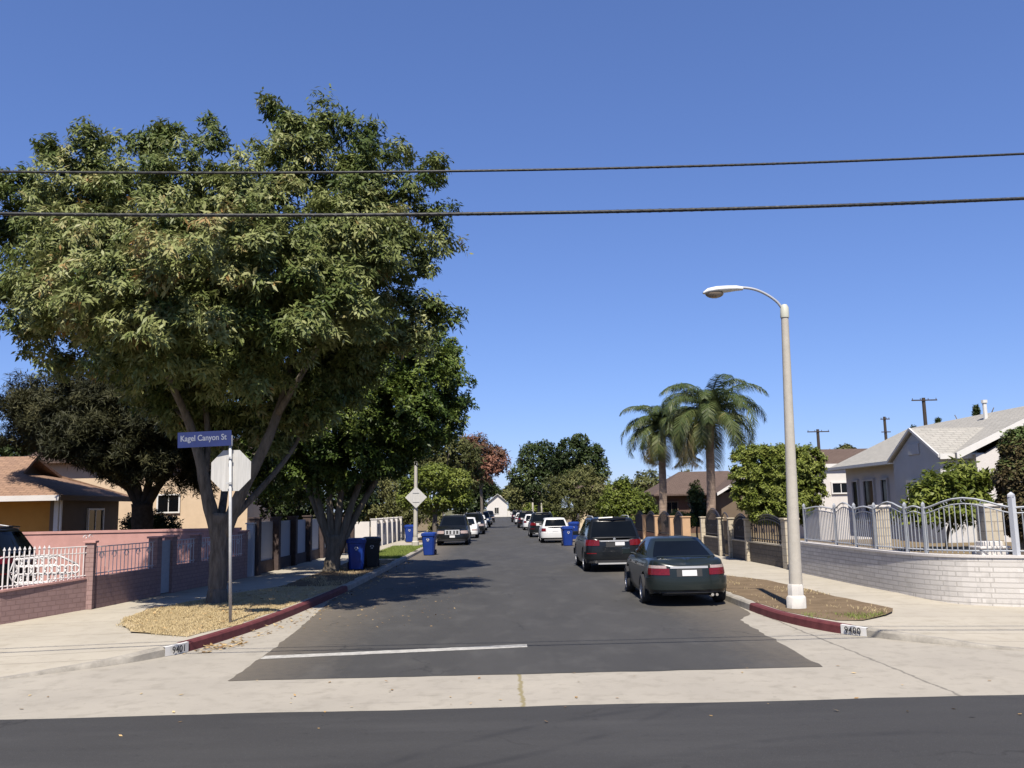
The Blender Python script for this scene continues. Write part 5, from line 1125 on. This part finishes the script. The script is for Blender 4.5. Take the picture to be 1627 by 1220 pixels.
class Car:
    def __init__(s, L, W, deck, z0, qe, pe, tumble=.05, lean=(.10, .14)):
        s.L, s.W, s.deck, s.z0, s.q, s.p, s.tum, s.lean = L, W, deck, z0, qe, pe, tumble, lean
        t = np.linspace(0, math.pi, 61); s.ys = (1 - np.cos(t)) / 2 * L
    def hw(s, y):
        u = abs(2 * y / s.L - 1) ** s.q; return s.W / 2 * max(0.0, 1 - u) ** (1 / s.p)
    def dk(s, y): return float(np.interp(y, [a for a, _ in s.deck], [b for _, b in s.deck]))
    def zb(s, y):
        e = min(y, s.L - y); return s.z0 + .13 * max(0, 1 - e / .7)
    def pt(s, y, z, inset=0.0):             # side skin at station y and height z
        d = s.dk(y); t = (z - s.z0) / (d - s.z0); sx = 1 - s.tum * (2 * t - .75) ** 2 - (.03 if t < .12 else 0)
        x = s.hw(y) * sx - inset; wr = max(0, 1 - y / (s.L * .25)) ** 2; wf = max(0, 1 - (s.L - y) / (s.L * .25)) ** 2
        yy = y + wr * (s.lean[0] * max(0, t - .35) ** 2 + .05 * max(0, .3 - t)) + wr * inset - wf * (s.lean[1] * max(0, t - .35) ** 2 + .08 * max(0, .3 - t)) - wf * inset
        return Vector((max(x, 0), yy, z))
    def ring(s, k):                         # k = (mode, value)
        out = []
        for y in s.ys:
            zb, d = s.zb(y), s.dk(y); r = .07
            if k[0] == 's': p = s.pt(y, zb + (d - r - zb) * k[1])
            elif k[0] == 'r': a = k[1]; p = s.pt(y, d - r + r * math.sin(a), r * (1 - math.cos(a)))
            else:
                m = k[1]; p = s.pt(y, d, .07); f = max(0, 1 - min(y, s.L - y) / 1.2) ** 2; p = Vector((p.x * m, p.y, d + .025 * (1 - m * m)))
                p.y = s.L / 2 + (p.y - s.L / 2) * (1 - (1 - m) * .06)
            out.append(p)
        return out + [Vector((-p.x, p.y, p.z)) for p in out[-2:0:-1]]
    def body(s, m, parent, wheels, wr):
        ks = [('s', t) for t in (0, .06, .2, .35, .5, .65, .8, 1)] + [('r', R(a)) for a in (25, 50, 75, 90)] + [('m', v) for v in (.9, .7, .45, .2, .02)]
        rings = [s.ring(k) for k in ks]; n = len(rings[0]); b = MB()
        vs = [p for r_ in rings for p in r_]; fs = [(i * n + j, i * n + (j + 1) % n, (i + 1) * n + (j + 1) % n, (i + 1) * n + j) for i in range(len(rings) - 1) for j in range(n)]
        bot = [Vector((p.x * .02, p.y, p.z)) for p in rings[0]]; o0 = len(vs); vs += bot
        fs += [(j, o0 + j, o0 + (j + 1) % n, (j + 1) % n) for j in range(n)]
        fs += [tuple(range((len(rings) - 1) * n, len(rings) * n)), tuple(range(o0 + n - 1, o0 - 1, -1))]
        b.add(vs, fs); o = b.build('body', m, parent, world=False, smooth=True)
        cut = []
        for y in wheels:
            for sx in (-1, 1):
                c = MB(); c.tube([(sx * (s.W / 2 - .27), y, wr), (sx * (s.W / 2 + .2), y, wr)], wr + .065, 28); cut.append(c.build('cutter', m, None, world=False))
        bpy.context.view_layer.update(); bake_bool(o, cut); o.data.set_sharp_from_angle(angle=R(38))
        return o
    def arc(s, end, z, off):                # polyline round one end at height z, from -x to +x
        ys = [y for y in s.ys if (y < s.L * .5 if end == 'rear' else y > s.L * .5)]
        if end == 'front': ys = ys[::-1]
        h = [s.pt(y, z) for y in ys]; poly = [Vector((-p.x, p.y, p.z)) for p in h[::-1]] + h[1:]
        out = []
        for i, p in enumerate(poly):
            d = poly[min(i + 1, len(poly) - 1)] - poly[max(i - 1, 0)]; d.z = 0; d.normalize(); n = Vector((d.y, -d.x, 0))
            if end == 'front': n = -n
            out.append(p + n * off)
        mid = len(h) - 1; cum = [0]
        for a, c in zip(out, out[1:]): cum.append(cum[-1] + (c - a).length)
        c0 = cum[mid]; return out, [v - c0 for v in cum]
    def on(s, end, u, z, off):
        pl, cu = s.arc(end, z, off); i = int(np.searchsorted(cu, u)); i = min(max(i, 1), len(pl) - 1); t = (u - cu[i - 1]) / max(1e-9, cu[i] - cu[i - 1]); return pl[i - 1].lerp(pl[i], t)
    def strip(s, name, end, u0, u1, zf0, zf1, off, m, parent, n=10, k=3, back=.03):
        z0 = zf0 if callable(zf0) else (lambda u: zf0); z1 = zf1 if callable(zf1) else (lambda u: zf1); b = MB(); rows = []
        us = [u0 + (u1 - u0) * i / n for i in range(n + 1)]
        def P_(u, t, o): return s.on(end, u, z0(u) + (z1(u) - z0(u)) * t, o)
        for u in us: rows.append([P_(u, 0, -back)] + [P_(u, j / k, off) for j in range(k + 1)] + [P_(u, 1, -back)])
        rows = [[P_(us[0], 0, -back)] + [P_(us[0], j / k, -back) for j in range(k + 1)] + [P_(us[0], 1, -back)]] + rows + [[P_(us[-1], 0, -back)] + [P_(us[-1], j / k, -back) for j in range(k + 1)] + [P_(us[-1], 1, -back)]]
        b.grid(rows); return b.build(name, m, parent, world=False, smooth=True)


def cabin(c, parent, m, yb0, yb1, wb, yt0, yt1, wt, ztop, zb0, zb1, glass, rwin=(.12, .9), swin=(.14, .88), bulge=.06, split=(.30, .62), crown=.05, rr=.16):
    """roof and pillars as one shell, with the panes set 4 mm proud of it"""
    def base_z(y): return zb0 + (zb1 - zb0) * (y - yb0) / (yb1 - yb0)
    def fr(t):
        e = t ** .92; return yb0 + (yt0 - yb0) * e, yb1 + (yt1 - yb1) * e, wb + (wt - wb) * t ** 1.25
    def side(kind, u, t, off=0.0):
        a, e, w = fr(t); r = rr * (1 - .25 * t)
        if kind == 'rear': x = (-w + r) + (2 * w - 2 * r) * u; y = a - bulge * (1 - (2 * u - 1) ** 2) - off; zz = base_z(a)
        elif kind == 'front': x = (w - r) - (2 * w - 2 * r) * u; y = e + bulge * (1 - (2 * u - 1) ** 2) + off; zz = base_z(e)
        elif kind == 'right': x = w + off + .02 * (1 - (2 * u - 1) ** 2); y = (a + r) + (e - a - 2 * r) * u; zz = base_z(y)
        else: x = -w - off - .02 * (1 - (2 * u - 1) ** 2); y = (e - r) - (e - a - 2 * r) * u; zz = base_z(y)
        return Vector((x, y, zz + (ztop - .06 - zz) * t + off * .5))
    N = 10
    def ring(t):
        out = []
        for kd in ('rear', 'right', 'front', 'left'):
            out += [side(kd, i / N, t) for i in range(N + 1)]
        return out
    ts = [0, .1, .25, .4, .55, .7, .85, .95, 1.0]; rings = [ring(t) for t in ts]; top = rings[-1]; cy = sum(p.y for p in top) / len(top)
    for mm, dz in ((.95, .03), (.86, .045), (.6, .058), (.3, .064), (.02, .066)): rings.append([Vector((p.x * mm, cy + (p.y - cy) * mm, ztop - .06 + dz * (crown / .05))) for p in top])
    n = len(top); b = MB(); b.add([p for r_ in rings for p in r_], [(i * n + j, i * n + (j + 1) % n, (i + 1) * n + (j + 1) % n, (i + 1) * n + j) for i in range(len(rings) - 1) for j in range(n)])
    b.build('cabin', m, parent, world=False, smooth=True)
    def pane(name, kind, u0, u1, t0, t1, mt=glass, off=.006, sl=(0, 0)):
        b = MB(); rows = []
        for i in range(9):
            rows.append([side(kind, (u0 + (u1 - u0) * i / 8) + (sl[0] if i < 5 else sl[1]) * (t0 + (t1 - t0) * j / 6) * (1 - i / 4 if i < 5 else (i - 4) / 4), t0 + (t1 - t0) * j / 6, off) for j in range(7)])
        b.grid(rows); return b.build(name, mt, parent, world=False, smooth='all', fix=False)
    pane('rear_window', 'rear', -.03, 1.03, *rwin); pane('windscreen', 'front', -.02, 1.02, .1, .92)
    us = [.02] + list(split) + [.97]
    for kd in ('right', 'left'):
        uu = us if kd == 'right' else [1 - v for v in us[::-1]]
        for a, e in zip(uu, uu[1:]): pane('side_window', kd, a + .012, e - .012, *swin)
    return side


def wheel(parent, x, y, r, w, spokes=5, name='wheel'):
    s = 1 if x > 0 else -1; q = thing(name, (x, y, r), None, None); q.parent = parent
    b = MB(); prof = [(-.5, .72), (-.5, .93), (-.36, 1.0), (.36, 1.0), (.5, .93), (.5, .72), (.35, .66), (-.35, .66)]; n = 24; rows = []
    for k in range(n + 1):
        a = 2 * math.pi * k / n; rows.append([Vector((p * w, rr * r * math.cos(a), rr * r * math.sin(a))) for p, rr in prof + prof[:1]])
    b.grid(rows); b.build('tyre', M_TYRE, q, world=False, smooth=True)
    b = MB(); rows = []
    for k in range(n + 1):
        a = 2 * math.pi * k / n; rows.append([Vector((s * xx * w, rr * r * math.cos(a), rr * r * math.sin(a))) for xx, rr in ((.40, .70), (.46, .70), (.46, .64), (.30, .62), (.10, .60), (.08, .02))])
    b.grid(rows)
    for k in range(spokes):
        a = 2 * math.pi * k / spokes; d = Vector((0, math.cos(a), math.sin(a))); t = Vector((0, -math.sin(a), math.cos(a)))
        b.prism([Vector((s * .40 * w, 0, 0)) + d * r * .08 - t * r * .09, Vector((s * .44 * w, 0, 0)) + d * r * .64 - t * r * .07, Vector((s * .44 * w, 0, 0)) + d * r * .64 + t * r * .07, Vector((s * .40 * w, 0, 0)) + d * r * .08 + t * r * .09], (-s * .12 * w, 0, 0))
    b.tube([(s * .3 * w, 0, 0), (s * .47 * w, 0, 0)], r * .15, 10); b.build('rim', M_RIM, q, world=False)
    return q


def mirrors(parent, y, x, z, m):
    for s in (-1, 1):
        b = MB(); b.tube([(s * (x - .05), y, z), (s * (x + .06), y, z + .01), (s * (x + .10), y - .02, z + .04)], .03, 6); b.box((s * (x + .16), y - .01, z + .06), (.19, .10, .14)); b.build('wing_mirror', m, parent, world=False, bevel=.02)


def make_car(kind):
    r = thing('parked_car', (0, 0, 0), kind, 'car')
    if kind == 'sedan':
        c = Car(4.77, 1.71, [(0, .88), (.10, .95), (.25, .99), (.9, 1.0), (1.4, .98), (3.4, .95), (3.9, .90), (4.4, .77), (4.65, .66), (4.77, .60)], .19, 13, 2.9, .055, (.12, .16))
        c.body(M_PRIMER, r, (1.0, 3.72), .315)
        sd = cabin(c, r, M_PRIMER, .72, 3.62, .77, 1.50, 2.72, .56, 1.405, .965, .93, M_GLASS, (.10, .93), (.16, .9), .07, (.36, .64))
        wy, wr_, wx = (1.0, 3.72), .315, .80
        # rear
        c.strip('bumper', 'rear', -1.22, 1.22, .36, .605, .035, M_PRIMER, r, 24, 4); c.strip('bumper_lip', 'rear', -.80, .80, .29, .36, .0, M_PLASTIC, r, 10, 1)
        for s in (-1, 1):
            u = sorted((s * .42, s * 1.02)); c.strip('tail_light', 'rear', u[0], u[1], .665, lambda q: .80, .012, M_TAIL, r, 10, 2)
            c.strip('indicator', 'rear', u[0] + .03, u[1] - .06, .803, .862, .012, M_TAILW, r, 10, 1)
        c.strip('trunk_trim', 'rear', -.40, .40, .80, .845, .014, M_TRIM, r, 8, 1); c.strip('plate_recess', 'rear', -.27, .27, .63, .795, .004, M_PLASTIC, r, 8, 1); c.strip('number_plate', 'rear', -.155, .155, .645, .765, .014, M_PLATE, r, 4, 1)
        b = MB(); b.tube([(-.62, .42, 1.01), (-.6, .40, 1.03), (0, .33, 1.035), (.6, .40, 1.03), (.62, .42, 1.01)], .016, 6)
        for s in (-1, 1): b.box((s * .5, .40, 1.0), (.05, .06, .06))
        b.build('spoiler', M_PRIMER, r, world=False)
        b = MB(); b.tube([(.46, -.0, .25), (.46, .35, .25)], .032, 10); b.tube([(.56, .02, .25), (.56, .35, .25)], .03, 10); b.build('exhaust', M_CHROME, r, world=False)
        b = MB(); 
        for x in (-.36, .36): b.box((x, 1.62, 1.06), (.26, .1, .24))
        b.build('head_rest', M_PLASTIC, r, world=False)
        # front
        c.strip('bumper', 'front', -1.2, 1.2, .28, .50, .03, M_PRIMER, r, 20, 3); c.strip('grille', 'front', -.34, .34, .53, .60, .01, M_PLASTIC, r, 6, 1)
        for s in (-1, 1): u = sorted((s * .42, s * .98)); c.strip('headlight', 'front', u[0], u[1], .53, .63, .012, M_TAILW, r, 8, 2)
        mirrors(r, 3.05, .80, .98, M_PRIMER); hx, hz = .895, .80
        for s in (-1, 1):
            b = MB(); 
            for y in (1.75, 2.75): b.box((s * .892, y, .84), (.03, .17, .035))
            b.build('door_handle', M_PLASTIC, r, world=False, bevel=.008)
    elif kind == 'suv':
        c = Car(4.78, 1.92, [(0, 1.02), (.06, 1.12), (.3, 1.14), (3.5, 1.12), (3.7, 1.10), (4.4, 1.0), (4.66, .92), (4.78, .84)], .24, 17, 3.4, .05, (.05, .10))
        c.body(M_PRIMER, r, (1.0, 3.86), .375)
        cabin(c, r, M_PRIMER, .10, 3.55, .86, .50, 2.75, .68, 1.76, 1.10, 1.10, M_GLASS, (.06, .88), (.1, .88), .05, (.28, .60), .05, .15)
        wy, wr_, wx = (1.0, 3.86), .375, .84
        c.strip('bumper', 'rear', -1.30, 1.30, .42, .66, .04, M_PRIMER, r, 24, 3); c.strip('bumper_lip', 'rear', -1.0, 1.0, .30, .43, .025, M_PLASTIC, r, 12, 1); c.strip('skid_plate', 'rear', -.55, .55, .26, .31, .03, M_GALV, r, 8, 1)
        for s in (-1, 1):
            u = sorted((s * .50, s * 1.12)); c.strip('tail_light', 'rear', u[0], u[1], .86, lambda q: 1.05 - .05 * max(0, .75 - abs(q)), .018, M_TAIL, r, 12, 3)
            u = sorted((s * .60, s * .95)); c.strip('reflector', 'rear', u[0], u[1], .60, .63, .045, M_TAIL, r, 4, 1)
        c.strip('trunk_trim', 'rear', -.46, .46, .985, 1.03, .02, M_TRIM, r, 8, 1); c.strip('plate_recess', 'rear', -.28, .28, .81, .97, .004, M_PLASTIC, r, 6, 1); c.strip('number_plate', 'rear', .02, .33, .86, .97, .014, M_PLATE, r, 4, 1)
        b = MB(); q = c.on('rear', 0, 1.075, .012); b.tube([q + Vector((0, .03, 0)), q], .045, 14); b.build('emblem', M_CHROME, r, world=False)
        b = MB(); b.tube([(-.45, .42, 1.735), (0, .36, 1.755), (.45, .42, 1.735)], .035, 6); b.build('spoiler', M_PRIMER, r, world=False)
        for s in (-1, 1):
            b = MB(); b.tube([(s * .60, .75, 1.76), (s * .61, 1.0, 1.80), (s * .62, 2.4, 1.80), (s * .61, 2.65, 1.75)], .018, 6); b.build('roof_rail', M_GALV, r, world=False)
            b = MB(); b.tube([(s * .62, -.02, .34), (s * .62, .3, .34)], .045, 10); b.build('exhaust', M_CHROME, r, world=False)
        c.strip('bumper', 'front', -1.25, 1.25, .40, .62, .04, M_PRIMER, r, 20, 3); c.strip('bumper_lip', 'front', -.9, .9, .28, .40, .03, M_PLASTIC, r, 10, 1); c.strip('grille', 'front', -.42, .42, .66, .90, .012, M_PLASTIC, r, 8, 2)
        for u in (-.40, -.2, 0, .2, .40): c.strip('grille_bar', 'front', u - (.035 if u else .06), u + (.035 if u else .06), .66, .90, .024, M_TRIM, r, 2, 1)
        for z in (.655, .895): c.strip('grille_frame', 'front', -.44, .44, z - .018, z + .018, .022, M_TRIM, r, 8, 1)
        c.strip('number_plate', 'front', -.155, .155, .47, .60, .05, M_PLATE, r, 4, 1)
        for s in (-1, 1): u = sorted((s * .50, s * 1.04)); c.strip('headlight', 'front', u[0], u[1], .70, .87, .014, M_TAILW, r, 8, 2)
        mirrors(r, 3.0, .86, 1.14, M_PRIMER)
        for s in (-1, 1):
            b = MB()
            for y in (1.7, 2.75): b.box((s * .945, y, .98), (.03, .2, .035))
            b.build('door_handle', M_PRIMER, r, world=False, bevel=.008)
    else:
        c = Car(4.1, 1.74, [(0, .86), (.06, .96), (.3, 1.0), (2.9, .98), (3.1, .95), (3.7, .84), (3.98, .72), (4.1, .64)], .2, 14, 3.0, .05, (.08, .14))
        c.body(M_PRIMER, r, (.75, 3.3), .32)
        cabin(c, r, M_PRIMER, .12, 3.15, .77, .42, 2.25, .60, 1.50, .96, .95, M_GLASS, (.08, .88), (.1, .88), .06, (.32, .64))
        wy, wr_, wx = (.75, 3.3), .32, .77
        c.strip('bumper', 'rear', -1.15, 1.15, .32, .62, .035, M_PRIMER, r, 20, 3); c.strip('bumper_lip', 'rear', -.8, .8, .24, .32, .01, M_PLASTIC, r, 8, 1)
        for s in (-1, 1): u = sorted((s * .58, s * 1.0)); c.strip('tail_light', 'rear', u[0], u[1], .70, .88, .014, M_TAIL, r, 8, 2)
        c.strip('number_plate', 'rear', -.155, .155, .70, .80, .014, M_PLATE, r, 4, 1)
        c.strip('bumper', 'front', -1.1, 1.1, .30, .50, .03, M_PRIMER, r, 18, 3); c.strip('grille', 'front', -.36, .36, .54, .63, .01, M_PLASTIC, r, 6, 1); c.strip('number_plate', 'front', -.155, .155, .36, .47, .04, M_PLATE, r, 4, 1)
        for s in (-1, 1): u = sorted((s * .42, s * .95)); c.strip('headlight', 'front', u[0], u[1], .56, .68, .012, M_TAILW, r, 8, 2)
        mirrors(r, 2.65, .79, 1.0, M_PRIMER)
    for y in wy:
        for s in (-1, 1): wheel(r, s * wx, y, wr_, .22, 5)
    b = MB(); b.box((0, (wy[0] + wy[1]) / 2, c.z0 + .10), (c.W * .62, wy[1] - wy[0] + 1.2, .16)); b.build('underbody', M_PLASTIC, r, world=False)
    return r, c.L


def paint(o, m):
    for ch in o.children:
        if ch.type == 'MESH':
            for s in ch.material_slots:
                if (s.material or ch.data.materials[0]).name == M_PRIMER.name: s.link = 'OBJECT'; s.material = m
        paint(ch, m)
protos = {k: make_car(k) for k in ('sedan', 'suv', 'hatch')}
unused = set(protos)
def park(kind, px, py, face, m, label, yaw=0.0, loc=None, group=None, scale=1.0):
    """px, py: middle of the near end's wheels on the road; face +1 tail towards us, -1 nose towards us"""
    pr, L = protos[kind]; o = pr if kind in unused else copy_tree(pr); unused.discard(kind)
    p = P(px, py) if loc is None else Vector(loc)
    over = {'sedan': 1.0, 'suv': 1.0, 'hatch': .75}[kind]
    if face > 0: o.rotation_euler.z = yaw; y = p.y - over
    else: o.rotation_euler.z = math.pi + yaw; y = p.y - .92 + L
    o.location = (p.x, y if loc is None else p.y, p.z if loc else .004); o.scale = (scale,) * 3
    tag(o, label, 'car', group); paint(o, m); return o
GR, GL = 'cars parked along the right kerb', 'cars parked along the left kerb'
sed = park('sedan', 1083, 957, 1, M_PGREEN, 'dark green sedan parked nearest on the right, white plate on its boot', -.02, None, GR)
park('suv', 972, 906, 1, M_PBLACK, 'black sport utility car parked just beyond the dark green sedan', 0, None, GR)
park('hatch', 882, 862, 1, M_PWHITE, 'white hatchback parked beside a blue bin on the right', 0, None, GR)
park('suv', 862, 853, 1, M_PRED, 'red sport utility car just beyond the white hatchback', 0, None, GR)
park('hatch', 846, 842, 1, M_PWHITE, 'white hatchback directly beyond the red sport utility car', 0, None, GR)
park('suv', 837, 838.5, 1, M_PSILV, 'silver sport utility car, third car past the red one', 0, None, GR)
park('hatch', 829, 833, 1, M_PGREY, 'small dark hatchback far down the right kerb', 0, None, GR)
park('suv', 823, 829.5, 1, M_PBLACK, 'farthest visible black car on the right kerb', 0, None, GR)
park('suv', 720, 866, -1, M_PGREY, 'dark grey sport utility car with chrome grille facing us beyond the blue bin', 0, None, GL)
park('hatch', 741, 855, -1, M_PBLUE, 'navy car hidden behind the dark grey one with chrome grille', 0, None, GL)
park('suv', 752, 849, -1, M_PWHITE, 'white sport utility car on the left kerb behind the navy car', 0, None, GL)
park('hatch', 759.5, 843, -1, M_PTAN, 'beige car on the left kerb behind the white one', 0, None, GL)
park('suv', 766, 838, -1, M_PSILV, 'silver car on the left kerb behind the beige one', 0, None, GL)
park('sedan', 771, 834, -1, M_PBLACK, 'black sedan far down the left kerb', 0, None, GL)
park('suv', 776, 830, -1, M_PGREY, 'farthest dark car on the left kerb', 0, None, GL)
park('suv', 0, 0, 1, M_PBLACK, 'black car standing in the yard behind the white pickets', math.pi / 2, (-12.15, 23.1, .17), None)
